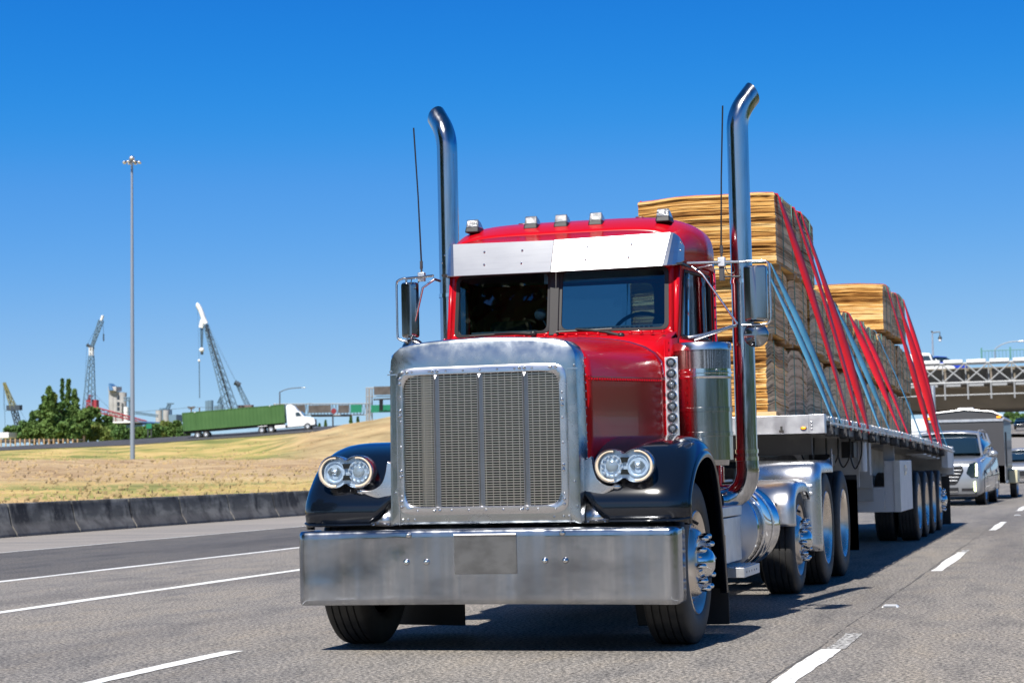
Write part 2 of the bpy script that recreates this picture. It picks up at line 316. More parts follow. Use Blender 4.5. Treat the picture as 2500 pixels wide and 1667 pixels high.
# raised reflective lane markers
def marker(x, y, label):
    t_ = thing('lane_marker', (x, y, 0), label, 'road marker', 'reflective lane markers')
    MB().box((x, y, .010), (.13, .12, .02), taper=.72).build('marker_body', 'white', t_, bevel=.004)
    MB().box((x, y-.058, .012), (.10, .012, .012)).build('reflector', 'alu', t_)
marker(2.09, 3.98, 'small white lane marker on the asphalt, the nearest one to the front dash')
marker(2.17, 29.2, 'small far lane marker between dashes beside the silver SUV')
def toe_tone():      # paler, noise-broken tint low on the sloping toe of the barrier
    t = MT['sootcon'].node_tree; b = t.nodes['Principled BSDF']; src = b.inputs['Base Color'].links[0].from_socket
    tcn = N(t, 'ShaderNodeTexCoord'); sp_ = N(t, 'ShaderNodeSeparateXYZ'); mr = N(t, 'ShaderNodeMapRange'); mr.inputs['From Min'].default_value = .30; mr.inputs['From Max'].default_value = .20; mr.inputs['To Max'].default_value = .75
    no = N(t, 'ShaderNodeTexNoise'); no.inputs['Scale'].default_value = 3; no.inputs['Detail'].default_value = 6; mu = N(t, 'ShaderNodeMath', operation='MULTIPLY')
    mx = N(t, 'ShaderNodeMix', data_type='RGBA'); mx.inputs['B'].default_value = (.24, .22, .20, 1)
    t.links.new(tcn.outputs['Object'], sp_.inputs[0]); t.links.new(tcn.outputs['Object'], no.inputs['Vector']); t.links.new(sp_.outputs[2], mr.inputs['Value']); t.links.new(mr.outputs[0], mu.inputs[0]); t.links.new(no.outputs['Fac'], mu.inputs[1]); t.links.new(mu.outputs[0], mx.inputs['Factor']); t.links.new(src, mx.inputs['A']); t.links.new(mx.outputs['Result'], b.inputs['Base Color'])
toe_tone()
# ---------------------------------------------------------------- left barrier, one object per cast segment
def jersey(y0, y1, x, label):
    h = .68; pr = [(-.02, 0), (-.02, .07), (.10, .26), (.17, .60), (.18, .66), (.20, h), (.38, h), (.40, .6), (.46, .26), (.56, .07), (.56, 0)]
    mb = MB(); n = 10; rings = []
    r_ = random.Random(int(y0*10+999))
    for i in range(n+1):
        y = y0+(y1-y0)*i/n; rings.append([(x-px, y, pz+(r_.uniform(-.004, .004) if pz > .6 else 0)) for px, pz in pr])
    mb.loft(rings, True)
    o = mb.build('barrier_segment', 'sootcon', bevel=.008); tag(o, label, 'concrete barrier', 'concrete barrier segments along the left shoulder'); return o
ords = ['first', 'second', 'third', 'fourth', 'fifth', 'sixth', 'seventh', 'eighth']
JN = [21.60, 24.32, 26.95, 29.60, 32.20, 35.00, 37.90]+[37.90+2.75*k for k in range(1, 9)]
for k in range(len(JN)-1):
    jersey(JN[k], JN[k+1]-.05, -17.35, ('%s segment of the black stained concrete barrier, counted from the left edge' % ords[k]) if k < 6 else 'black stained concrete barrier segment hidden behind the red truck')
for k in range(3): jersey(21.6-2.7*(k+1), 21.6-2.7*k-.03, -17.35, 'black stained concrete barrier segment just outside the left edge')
# ---------------------------------------------------------------- terrain beyond the barrier
def lerp(x, T):
    if x <= T[0][0]: return T[0][1]
    for (a, b), (c, d) in zip(T, T[1:]):
        if x <= c: return b+(d-b)*(x-a)/(c-a)
    return T[-1][1]
def hz(u): return 1115.3+(2665.8-u)*.0223
RD_N = [(-900, 1122), (0, 1100), (318, 1087), (449, 1077), (595, 1068), (750, 1056), (803, 1050), (1100, 1030)]
RD_F = [(-900, 1108), (0, 1091), (318, 1073), (449, 1065), (595, 1056), (750, 1043.5), (803, 1040.5), (1100, 1018)]
HILL = [(-900, 1126), (0, 1121), (500, 1118), (620, 1108), (700, 1082), (750, 1058), (803, 1046), (860, 1035), (940, 1019), (1040, 1002), (1300, 985)]
def zof(u, d, v): return CZ+d*(hz(u)-v)/F_PX
def tz(u, d):
    z45 = .45; z200 = zof(u, 175, lerp(u, [(-900, 1126), (0, 1121.5), (940, 1119)])); zh = zof(u, 215, lerp(u, HILL)); zn = zof(u, 290, lerp(u, RD_N)); zf = zof(u, 308, lerp(u, RD_F))
    z = lerp(d, [(40, z45), (55, .55), (175, z200), (215, max(zh, z200)), (245, max(min(zh, zn), (zh*.8+zn*.2) if u < 700 else zh-1.0)), (288, zn-.05), (290, zn), (308, zf), (312, zf), (330, zf-1.0), (480, zf-2.0), (900, 2), (2500, 0), (6000, -.1)])
    return z
ds = [40, 47, 55, 65, 75, 85, 95, 105, 115, 125, 135, 145, 155, 165, 175, 185, 195, 205, 215, 225, 235, 245, 260, 275, 288, 290, 299, 308, 312, 320, 330, 360, 420, 480, 700, 900, 1500, 2500, 6000]
us = list(range(-3200, 1401, 40))
mb = MB(); G = []; nr = random.Random(3)
for d in ds:
    row = []
    for u in us:
        dr = ray(u, hz(u)); d0 = (-17.80-CX)/dr.x if dr.x < -.02 else 9e9; d0 = min(d0, 400 if u < 1300 else 9e3); dd = max(d, d0)
        z = tz(u, dd); p = CAM+dr*dd; n_ = (nr.uniform(-.12, .12)*(dd/180) if 60 < dd < 280 and dd > d0 else 0) 
        row.append((p.x, p.y, z+n_))
    G.append(row)
mb.grid(G); terr = mb.build('terrain', mat('dry_grass_land', (.45, .31, .17), .95), smooth=80); tag(terr, kind='structure')
def grass_mat():
    ma = terr.data.materials[0]; t = ma.node_tree; b = t.nodes['Principled BSDF']; b.inputs['Specular IOR Level'].default_value = .1
    geo = N(t, 'ShaderNodeNewGeometry'); 
    def nz(scale, detail=6):
        mp = N(t, 'ShaderNodeMapping'); mp.inputs['Scale'].default_value = scale; no = N(t, 'ShaderNodeTexNoise'); no.inputs['Scale'].default_value = 1; no.inputs['Detail'].default_value = detail; no.inputs['Roughness'].default_value = .65
        t.links.new(geo.outputs['Position'], mp.inputs[0]); t.links.new(mp.outputs[0], no.inputs['Vector']); return no
    def ramp(sock, pts):
        r_ = N(t, 'ShaderNodeValToRGB'); e = r_.color_ramp.elements
        while len(e) < len(pts): e.new(.5)
        for i, (p, c) in enumerate(pts): e[i].position = p; e[i].color = (*c, 1)
        t.links.new(sock, r_.inputs[0]); return r_
    tan = ramp(nz((.22, .22, .5)).outputs['Fac'], [(.30, (.24, .15, .085)), (.45, (.36, .25, .15)), (.58, (.46, .34, .20)), (.72, (.60, .46, .26))])
    gold = ramp(nz((.14, .14, .4)).outputs['Fac'], [(.38, (.12, .17, .04)), (.47, (.27, .27, .08)), (.56, (.46, .35, .12)), (.68, (.60, .44, .20))])
    # distance of a point from the road edge decides grass type (greener strip near the ramp)
    att = N(t, 'ShaderNodeAttribute'); att.attribute_name = 'grass'
    mx = N(t, 'ShaderNodeMix', data_type='RGBA'); t.links.new(att.outputs['Fac'], mx.inputs['Factor']); t.links.new(tan.outputs[0], mx.inputs['A']); t.links.new(gold.outputs[0], mx.inputs['B'])
    t.links.new(mx.outputs['Result'], b.inputs['Base Color'])
    bn = N(t, 'ShaderNodeBump'); bn.inputs['Strength'].default_value = .8; bn.inputs['Distance'].default_value = .25; t.links.new(nz((1.1, 1.1, 1.1), 8).outputs['Fac'], bn.inputs['Height']); t.links.new(bn.outputs[0], b.inputs['Normal'])
grass_mat()
a_ = terr.data.attributes.new('grass', 'FLOAT', 'POINT')
vals = []
for d in ds:
    for u in us: vals.append(lerp(d, [(40, .9), (70, .85), (85, 0.05), (165, 0), (178, .9), (288, .8), (900, .9), (6000, 1)])*(1-.75*max(0, min(1, (u-640)/120)) if d > 170 else 1))
a_.data.foreach_set('value', vals)
# ramp road over the terrain
G = []
for u in range(-3200, 1301, 40):
    row = []
    for d in (289, 299, 309): 
        dr = ray(u, hz(u)); p = CAM+dr*d; row.append((p.x, p.y, tz(u, d)+.06))
    G.append(row)
o = MB().grid(G).build('ramp_road', 'asphalt_ramp', smooth=60); tag(o, kind='structure')
def tpt(u, d, dz=0):
    p = CAM+ray(u, hz(u))*d; return Vector((p.x, p.y, tz(u, d)+dz))
# dry grass tufts and weeds standing behind the barrier and over the field
mb = MB(); gr = random.Random(5)
for i in range(7000):
    d = 42+ (gr.random()**3.4)*230; u = gr.uniform(-150, 1060)
    if 284 < d < 312: continue
    p = tpt(u, d)
    if p.x > -17.95: continue
    h = gr.uniform(.03, .11)*(1.0 if d > 60 else 1.2); a = gr.uniform(0, 3.14); wv = gr.uniform(.02, .05)*(1+d/160)
    dx, dy = math.cos(a)*wv, math.sin(a)*wv
    mb.add([(p.x-dx, p.y-dy, p.z-.05), (p.x+dx, p.y+dy, p.z-.05), (p.x+dx*1.4+gr.uniform(-.1, .1), p.y+dy, p.z+h), (p.x-dx*1.2, p.y-dy, p.z+h*.8)], [(0, 1, 2, 3)])
o = mb.build('dry_grass', mat('dry_grass_blades', (.43, .31, .17), .9, noise=((.05, .05, .05), (.45, .65), (.33, .26, .12)), coords='Object'), smooth=0, fix=False); tag(o, kind='stuff')
# ================================================================ wheels
def tyre_prof(D, wd, r_in):
    h = wd/2; Rr = D/2; P = [(-h*.78, r_in), (-h*.96, r_in+.03), (-h, r_in+(Rr-r_in)*.45), (-h*.97, Rr-.055), (-h*.90, Rr-.02), (-h*.82, Rr-.004)]
    g = []
    for c in (-.52, -.18, .18, .52): g += [(c*h*1.0-.006, Rr), (c*h-.004, Rr-.012), (c*h+.004, Rr-.012), (c*h+.006, Rr)]
    return P+[(-h*.74, Rr)]+g+[(h*.74, Rr)]+[(-a, b) for a, b in reversed(P)]
def nutcap(mb, c, r, L, sx):
    c = Vector(c); mb.tube([c, c+Vector((sx*L*.6, 0, 0)), c+Vector((sx*L*.85, 0, 0)), c+Vector((sx*L*.96, 0, 0)), c+Vector((sx*L, 0, 0))], [r, r, r*.8, r*.5, r*.15], 12)
def wheel(parent, x, y, D, wd, side, style, label=None, name='wheel', Rim=.325, dual=False):
    """x = outer face of the tyre; style 'disc' (hub pokes out) or 'dish' (deep set)"""
    z = D/2; s = side; r_in = Rim-.012
    mb = MB(); xo = x-s*.012
    # rim: profile from outer flange; offsets measured inward (-) from the outer face
    if style == 'disc':
        pf = [(-.03, Rim-.02), (0, Rim+.006), (.006, Rim), (-.006, Rim-.012), (-.035, Rim-.030), (-.075, Rim-.045), (-.080, Rim-.07), (-.050, .245), (-.020, .225), (.012, .205), (.026, .185), (.028, .14), (.028, .0)]
    else:
        pf = [(-.03, Rim-.02), (0, Rim+.006), (.006, Rim), (-.006, Rim-.014), (-.03, Rim-.035), (-.13, Rim-.045), (-.16, Rim-.075), (-.19, .20), (-.20, .14), (-.10, .12), (-.06, .09), (-.055, 0)]
    mb.lathe(pf, (xo, y, z), 'X', 48, s, False); w_ = mb.build(name, 'wheel_alu', parent, smooth=50); 
    if label: w_['label'] = label
    MB().lathe(tyre_prof(D, wd, r_in), (x-s*wd/2, y, z), 'X', 64, s).build('tyre', 'rubber', w_, smooth=40)
    if dual: MB().lathe(tyre_prof(D, wd, r_in), (x-s*(wd*1.5+.05), y, z), 'X', 48, s).build('tyre', 'rubber', w_, smooth=40)
    # inner drum / dark backing
    MB().tube([(x-s*wd*.95, y, z), (x-s*.22, y, z)], .22, 24).build('brake_drum', 'chassis', w_)
    if style == 'disc':
        hl = MB()
        for k in range(10):
            a = 2*math.pi*(k+.5)/10+.2; c = Vector((xo-s*.045, y+.238*math.cos(a), z+.238*math.sin(a)))
            hl.lathe([(.0, .027), (.012, .031), (.012, .022), (-.008, .020)], c+Vector((s*-.006, 0, 0)), 'X', 12, s)
        hl.build('hand_hole_rim', 'chrome', w_, smooth=40)
        hd = MB()
        for k in range(10):
            a = 2*math.pi*(k+.5)/10+.2; c = Vector((xo-s*.040, y+.238*math.cos(a), z+.238*math.sin(a))); hd.tube([c-Vector((s*.03, 0, 0)), c+Vector((s*.001, 0, 0))], .022, 12)
        hd.build('hand_hole', 'void', w_)
        hub = MB(); hub.lathe([(.02, .11), (.03, .108), (.05, .098), (.075, .09), (.095, .07), (.11, .045), (.116, 0)], (xo, y, z), 'X', 28, s); hub.build('hub_cap', 'chrome', w_, smooth=50)
        for k in range(10):
            a = 2*math.pi*k/10+.1; q = MB(); nutcap(q, (xo+s*.025, y+.168*math.cos(a), z+.168*math.sin(a)), .0205, .066, s); q.build('nut_cover', 'chrome', w_, smooth=50)
        MB().tube([(xo-s*.03, y-.04, z+.27), (xo+s*.02, y-.045, z+.245)], .010, 8).build('valve_cap', 'black', w_)
    else:
        for k in range(10):
            a = 2*math.pi*k/10+.1; q = MB(); nutcap(q, (xo-s*.195, y+.165*math.cos(a), z+.165*math.sin(a)), .017, .05, s); q.build('nut_cover', 'chrome', w_, smooth=50)
    return w_
# ================================================================ red tractor
T = thing('semi_truck', (0, 0.8, 0), 'red semi truck with polished bumper, tall chrome grille and twin exhaust stacks', 'semi truck')
# ---- bumper
def bumper():
    mb = MB(); hb = 1.222; zb, zt = .312, .772; n = 80; G = []
    rr = .05
    path = [(-hb, .25), (-hb, .15)] + [(-hb+rr-rr*math.cos(R(a)), rr-rr*math.sin(R(a))) for a in (0, 20, 40, 60, 80)]
    xs = [-hb+rr+(2*hb-2*rr)*i/n for i in range(n+1)]
    path += [(x_, 0) for x_ in xs]
    path += [(hb-rr+rr*math.sin(R(a)), rr-rr*math.cos(R(a))) for a in (10, 30, 50, 70, 90)] + [(hb, .15), (hb, .25)]
    zs = [(zb, .030), (zb-.002, .010), (zb+.010, 0), (zb+.03, -.002)]+[(zb+.03+(zt-zb-.055)*k/14, -.002) for k in range(1, 15)]+[(zt-.010, .003), (zt-.002, .014), (zt, .03), (zt, .055), (zt-.006, .07)]
    for z, iy in zs:
        row = []
        for (x_, y_) in path:
            k = max(0, 1-abs(x_)/hb); inx = iy*(-1 if x_ > 0 else 1) if abs(x_) > hb-rr-.001 and y_ > .03 else 0
            dent = 0
            if y_ < .001 and .34 < z < .76:
                dent = .003*math.exp(-((x_+.56)**2/.004+(z-.68)**2/.004)) - .004*math.exp(-((x_+1.08)**2/.012+(z-.42)**2/.003)) + .003*math.exp(-((x_+.85)**2/.05+(z-.6)**2/.01))-.003*math.exp(-((x_+1.05)**2/.02+(z-.68)**2/.006))
            row.append((x_+inx, y_+(iy if y_ < .05 else 0)+dent, z-.006*(x_/hb)**2))
        G.append(row)
    mb.grid(G); return mb.build('bumper', 'bumper_steel', T, smooth=50, solid=.006)
bp = bumper()
for x, z in ((-.474, .738), (-.491, .570), (-.359, .570), (.405, .572), (.534, .572), (.518, .740)):
    MB().lathe([(0, .020), (-.006, .020), (-.014, .017), (-.022, .010), (-.025, 0)], (x, -0.004, z), 'Y', 16).build('bumper_bolt', 'chrome', bp, smooth=60)
MB().b2((-.177, -.004, .494), (.226, -.010, .733)).build('blank_plate', mat('plate_metal', (.24, .235, .23), .30, .8, noise=((5, 5, 7), (.42, .62), (.17, .165, .16))), bp, bevel=.003)
hg = MB(); 
for k in range(24): hg.tube([(-.175+.0167*k, -.012, .735), (-.175+.0167*k+.013, -.012, .735)], .005, 6)
hg.build('plate_hinge', 'steel', bp)
MB().b2((-1.0, .07, .70), (1.0, .30, .765)).build('bumper_backing', 'void', T)
# ---- grille shell
def outline(n=14):  # outer outline of shell, from bottom left up and over
    P = [(-.628, .792), (-.622, 1.40), (-.617, 1.76), (-.610, 1.84), (-.588, 1.886), (-.545, 1.920), (-.47, 1.938), (-.34, 1.951), (-.17, 1.960), (0, 1.9645)]
    P = [(a, b) for a, b in P]; return P+[(-a, b) for a, b in reversed(P[:-1])]
def densify(P, step=.04):
    o = []
    for a, b in zip(P, P[1:]):
        L = math.hypot(b[0]-a[0], b[1]-a[1]); k = max(1, int(L/step)); o += [(a[0]+(b[0]-a[0])*i/k, a[1]+(b[1]-a[1])*i/k) for i in range(k)]
    return o+[P[-1]]
OUT = outline()
def inset(P, d):  # move outline inwards towards centre line
    o = []
    for i, (x, z) in enumerate(P):
        a = P[max(i-1, 0)]; b = P[min(i+1, len(P)-1)]; tx, tz_ = b[0]-a[0], b[1]-a[1]; L = math.hypot(tx, tz_); o.append((x+tz_/L*d, z-tx/L*d))
    return o
def innerpt(x, z):   # matching point on rounded opening
    cx0, cz0 = -.005, 1.322; w_, h_ = .548, .452
    # project by angle along rounded rect
    ang = math.atan2((z-cz0)/(h_+.1), (x-cx0)/(w_+.07)); return ang
shell = MB(); mb = shell
full = densify(OUT)
bottom = [(x, .792) for x in [.628-1.256*i/24 for i in range(1, 24)]]
loop = full+bottom
cx0, cz0 = -.005, 1.322
def rr_hit(ang, w_, h_, r_):
    c, s_ = math.cos(ang), math.sin(ang); best = 10
    # superellipse approximation of a rounded rectangle
    n = 14; k = (abs(c/w_)**n+abs(s_/h_)**n)**(-1/n); return (cx0+c*k, cz0+s_*k)
def angs(P): return [math.atan2(z-cz0, x-cx0) for x, z in P]
ringO = loop; A = angs(loop)
r_open = [rr_hit(a, .556, .462, .05) for a in A]
def ring3(P, y): return [(x, y, z) for x, z in P]
edge = inset(full, .030)+[(x, z+.03) for x, z in bottom]; e2 = inset(full, .010)+[(x, z+.010) for x, z in bottom]
edge[0] = (edge[0][0], .822); edge[len(full)-1] = (edge[len(full)-1][0], .822)
def lift(P, dz): return [(x, z) for x, z in P]
shell.loft([ring3(ringO, .27), ring3(ringO, .11), ring3(e2, .076), ring3(edge, .066), ring3(r_open, .062), ring3(r_open, .13)], False)
sh = shell.build('grille_shell', 'shell_steel', T, smooth=42)
# seam strips and rivets on the shell
sm = MB()
for s in (-1, 1): sm.b2((s*.556, .0595, 1.742), (s*.62, .062, 1.750)); sm.b2((s*.556, .058, .795), (s*.552, .062, 1.745))
sm.build('shell_seam', 'steel', sh)
rv = MB()
for x, z in ((-.50, .832), (-.535, .832), (-.455, .832), (.45, .838), (.51, .84), (.545, .84), (-.58, 1.0), (.585, 1.05), (.6, .9), (-.60, 1.765), (.60, 1.765)): rv.rivet((x, .064, z), .008)
for k in range(20):
    for s in (-1, 1): rv.rivet((s*.625, .24, .83+k*.052), .006, (s, 0, 0))
rv.build('shell_rivet', 'chrome', sh, smooth=60)
# inner trim frame round the mesh
tr = MB(); o1 = [rr_hit(a, .556, .462, 0) for a in A]; o2 = [rr_hit(a, .545, .451, 0) for a in A]; o3 = [rr_hit(a, .512, .418, 0) for a in A]; o4 = [rr_hit(a, .506, .412, 0) for a in A]
tr.loft([ring3(o1, .062), ring3(o1, .050), ring3(o2, .044), ring3(o3, .044), ring3(o4, .050), ring3(o4, .085)], False)
tf = tr.build('grille_frame', 'steel', T, smooth=40)
fr = MB()
for x in [-.45+.112*k for k in range(9)]: fr.rivet((x, .044, 1.322+.435), .0075); fr.rivet((x+.02, .044, 1.322-.435), .0075)
for z in [.98+.155*k for k in range(5)]: fr.rivet((-.533, .044, z), .0075); fr.rivet((.523, .044, z), .0075)
fr.build('frame_rivet', 'chrome', tf, smooth=60)
lt = MB()
for x, z, v in ((-.50, 1.757, 0), (-.30, 1.757, 0), (.27, 1.76, 0), (.47, 1.76, 0), (-.30, .887, 0), (.27, .887, 0), (-.533, 1.70, 1), (-.533, 1.50, 1), (-.533, 1.12, 1), (-.533, .93, 1), (.523, 1.54, 1), (.523, 1.14, 1), (.523, .93, 1)):
    d = (.016, 0) if not v else (0, .016); lt.sphere((x-d[0], .040, z-d[1]), .011, 8, 6); lt.sphere((x+d[0], .040, z+d[1]), .011, 8, 6)
lt.build('frame_latch', 'chrome', tf, smooth=60)
# grille mesh: bars really modelled
gm = MB(); x0, x1, z0, z1 = -.512, .502, .905, 1.738
nz_ = 54
for k in range(nz_+1): z = z0+(z1-z0)*k/nz_; gm.b2((x0, .066, z-.0034), (x1, .074, z+.0034))
nx_ = 23
for k in range(nx_+1): x = x0+(x1-x0)*k/nx_; gm.b2((x-.0016, .068, z0), (x+.0016, .074, z1))
gm.build('grille_mesh', mat('grille_bars', (.60, .54, .45), .30, 1), T, smooth=0, fix=False)
for x in (-.298, -.010, .283):
    q = MB(); q.hexa([(x-.019, .066, z0-.02), (x+.019, .066, z0-.02), (x+.019, .062, z0-.02), (x-.019, .062, z0-.02), (x-.019, .066, z1+.02), (x+.019, .066, z1+.02), (x+.019, .062, z1+.02), (x-.019, .062, z1+.02)])
    q.add([(x-.017, .060, z0-.018), (x+.017, .060, z0-.018), (x, .040, z0+.03), (x-.017, .060, z1+.018), (x+.017, .060, z1+.018), (x, .040, z1-.03)], [(0, 1, 2), (3, 5, 4), (0, 2, 5, 3), (1, 4, 5, 2)])
    q.build('grille_bar', 'brushed', T, smooth=0)
ma_ = MB(); ma_.b2((-.54, .079, .875), (.53, .082, .905)); ma_.b2((-.54, .079, 1.738), (.53, .082, 1.765)); ma_.b2((-.54, .079, .905), (-.512, .082, 1.738)); ma_.b2((.502, .079, .905), (.53, .082, 1.738))
ma_.build('grille_margin', 'brushed', T, smooth=0)
MB().b2((-.56, .30, .86), (.56, .32, 1.80)).build('radiator', 'void', T)
q = MB(); q.tube([(-.41, .20, .90), (-.41, .20, 1.76)], .035, 12); q.build('coolant_pipe', mat('pipe_paint', (.45, .43, .38), .5), T)
# ---- hood
def hood_section(y):
    t = (y-.25)/(1.64-.25); hw = .616+(.845-.616)*t; top = 1.955+(2.035-1.955)*t; sh_ = 1.70+(1.73-1.70)*t; zb = .86
    P = [(hw*.99, zb), (hw, 1.1), (hw, 1.4), (hw, sh_-.01), (hw+.004, sh_), (hw, sh_+.012)]
    for a in (0, 12, 25, 38, 50, 60, 70, 80, 90):
        n = 3.1-.3*t; ca, sa = math.cos(R(a)), math.sin(R(a)); P.append((hw*abs(ca)**(2/n)*.998, sh_+.02+(top-sh_-.02)*abs(sa)**(2/n)))
    return [(x, y, z) for x, z in P]
G = []
for i in range(13):
    y = .25+1.40*i/12; S = hood_section(y); G.append(S+[(-x, y_, z) for x, y_, z in reversed(S[:-1])])
hd = MB().grid(G).build('hood', 'red', T, smooth=45, solid=.012)
hr = MB()
for k in range(30):
    y = .30+1.22*k/29; S = hood_section(y); p = S[4]
    for s in (-1, 1): hr.rivet((s*(p[0]+.002), y, p[2]-.015), .006, (s, 0, 0))
hr.build('hood_rivet', 'red', hd, smooth=60)
# round vents reflected on hood side: pressed dimples
for k in range(0): pass
cr = MB(); S = hood_section(1.60); cr.tube([(x+.004 if x > 0 else x, y, z+.004) for x, y, z in S[3:]], .006, 6); cr.build('hood_edge_trim', 'chrome', hd, smooth=60)
# ---- cowl and cab
cab = MB()
WB = [(-.86, 1.93), (0, 1.845), (.86, 1.93)]
# cowl skirt between hood and windshield
G = []
for s_ in [-1+2*i/16 for i in range(17)]:
    x = s_*.86; yw = 1.845+abs(s_)*.19; G.append([(s_*.845, 1.60, 2.01-.25*abs(s_)**6), (s_*.850, 1.72, 2.045-.12*abs(s_)**6), (s_*.855, 1.83, 2.06-.03*abs(s_)**6), (s_*.850, yw, 2.075), (s_*.850, yw+.008, 2.085)])
cab.grid(G)
# windshield surround, left and right halves, with openings
rims = []
for s in (-1, 1):
    q = ((0, 1.845, 2.075), (s*.832, 2.03, 2.075), (s*.826, 2.12, 2.60), (0, 1.95, 2.60))
    rims.append((s, q, holed(cab, q, (.045, .06, .945, .90, .045))))
# A pillars to the door
for s in (-1, 1):
    cab.grid([[(s*.832, 2.03, 2.075), (s*.848, 2.03, 2.06), (s*.858, 2.045, 2.03)], [(s*.826, 2.12, 2.60), (s*.848, 2.13, 2.60), (s*.862, 2.16, 2.62)]])
    cab.grid([[(s*.84, 1.60, .98), (s*.85, 1.61, .98)], [(s*.84, 1.60, 1.80), (s*.85, 1.61, 2.0)]])
    cab.grid([[(s*.85, 1.61, .98), (s*.858, 2.045, .98)], [(s*.85, 1.61, 2.0), (s*.858, 2.045, 2.04)]])
    # door and side
    q = ((s*.858, 2.045, 2.03), (s*.955, 2.93, 2.03), (s*.950, 2.93, 2.62), (s*.862, 2.16, 2.62))
    holed(cab, q, (.07, .05, .87, .84, .06))
    cab.grid([[(s*.858, 2.045, .98), (s*.955, 2.93, .98)], [(s*.858, 2.045, 2.03), (s*.955, 2.93, 2.03)]])
    cab.grid([[(s*.955, 2.93, .98), (s*.958, 3.02, .98), (s*.94, 3.08, .98), (s*.90, 3.10, .98)], [(s*.955, 2.93, 2.60), (s*.955, 3.02, 2.60), (s*.94, 3.08, 2.60), (s*.90, 3.10, 2.60)]])
# back wall with window
holed(cab, ((-.90, 3.10, .98), (.90, 3.10, .98), (.90, 3.10, 2.62), (-.90, 3.10, 2.62)), (.30, .70, .76, .95, .06))
# roof
G = []
NY = 18
for i in range(NY+1):
    y = 2.12+.98*i/NY; f_ = min(1, max(0, (y-2.06)/.53)); top = 2.79+.178*math.sin(math.pi/2*f_)**.9; wdt = .848+.110*min(1, (y-2.12)/.60)**.8
    if y > 2.95: k = (y-2.95)/.15; top -= .05*k*k; wdt -= .055*k*k
    row = []
    for j in range(33):
        a = math.pi*j/32; n = 4.8; c, s_ = math.cos(a), math.sin(a); row.append((wdt*math.copysign(abs(c)**(2/n), c), y, 2.58+(top-2.58)*abs(s_)**(2/n)))
    G.append(row)
cab.grid(G)
back = G[-1]; cab.grid([[(p[0]*.93, 3.11, p[2]-.03 if p[2] > 2.7 else p[2]) for p in back], back]); cab.add([(p[0]*.93, 3.11, p[2]-.03 if p[2] > 2.7 else p[2]) for p in back], [tuple(range(33))])
fr_ = G[0]; vf = []
for p in fr_:
    x_ = max(-.80, min(.80, p[0]*.955)); vf.append((x_, 1.945+abs(x_)*.20, min(p[2], 2.760+.03*abs(x_)/.8)))
cab.grid([[(x_, y_+.02, 2.57) for x_, y_, z_ in vf], vf, fr_])
cb = cab.build('cab', 'red', T, smooth=40, solid=.014)
rv = MB()
for k in range(22):
    rv.rivet((-.80+1.6*k/21, 1.74+.08*abs(-.80+1.6*k/21), 2.066), .009, (0, -.5, 1))
for s in (-1, 1):
    for k in range(18): rv.rivet((s*.853, 1.70, 1.1+k*.052), .006, (s, -.1, 0))
    for k in range(9): rv.rivet((s*(.868+.010*k), 2.20+.08*k, 2.665), .008, (s, 0, 0)); 
    for k in range(7): rv.rivet((s*.962, 2.94, 1.95+.09*k), .006, (s, 0, 0))
rv.build('cab_rivet', 'red', cb, smooth=60)
# gaskets + windshield glass
for s, q, rim in rims:
    bl, br, tr_, tl = [Vector(p) for p in q]; gk = MB(); inner = [Vector(p) for p in rim]; cen = sum(inner, Vector())/len(inner)
    r2 = [p+(cen-p).normalized()*.022+Vector((0, -.004, 0)) for p in inner]; r1 = [p-(cen-p).normalized()*.014+Vector((0, -.012, 0)) for p in inner]
    gk.loft([r1, [p+(cen-p).normalized()*.018+Vector((0, -.014, 0)) for p in inner], [p+(cen-p).normalized()*.020 for p in inner]], False, True); gk.build('windshield_gasket', 'gasket', T, smooth=60)
    gl = MB(); gl.add([p+(cen-p).normalized()*.005 for p in inner], [tuple(range(len(inner)))]); gl.build('windshield', 'glass', T, smooth=0)
mu = MB(); mu.hexa([(-.036, 1.83, 2.075), (.036, 1.83, 2.075), (.036, 1.86, 2.075), (-.036, 1.86, 2.075), (-.036, 1.925, 2.58), (.036, 1.925, 2.58), (.036, 1.96, 2.58), (-.036, 1.96, 2.58)]); mu.build('windshield_post', 'gasket', T, bevel=.006)
# side windows
for s in (-1, 1):
    Q = [(s*.856, 2.10, 2.052), (s*.942, 2.82, 2.052), (s*.938, 2.82, 2.53), (s*.862, 2.20, 2.53)]
    MB().add(Q, [(0, 1, 2, 3)]) if 0 else None
    g = MB(); g.add(Q, [(0, 1, 2, 3)]); dw = g.build('side_window', 'glass', T, smooth=0)
    g = MB(); P = [(s*.868, 2.10, 2.055), (s*.950, 2.82, 2.055), (s*.946, 2.82, 2.53), (s*.874, 2.23, 2.53)]
    g.tube(P+[P[0]], .012, 6); g.build('window_trim', 'gasket', dw)
    g = MB(); g.tube([(s*.886, 2.27, 2.06), (s*.888, 2.33, 2.52)], .008, 6); g.build('vent_bar', 'chrome', dw)
    # door outline seal and handle
    d_ = MB(); P = [(s*.862, 2.035, 1.05), (s*.862, 2.035, 2.04), (s*.870, 2.19, 2.56), (s*.876, 2.24, 2.60), (s*.954, 2.85, 2.60), (s*.960, 2.90, 2.55), (s*.962, 2.90, 1.05), (s*.862, 2.035, 1.05)]
    d_.tube(P, .006, 6); dr = d_.build('door_seal', 'maroon', T)
    d_ = MB(); d_.tube([(s*.965, 2.70, 1.85), (s*.99, 2.70, 1.85), (s*.99, 2.56, 1.85), (s*.965, 2.56, 1.85)], .009, 8); d_.build('door_handle', 'chrome', T)
    d_ = MB(); d_.tube([(s*.872, 2.18, 2.61), (s*.962, 2.9, 2.63)], .008, 6); d_.build('drip_rail', 'red', T)
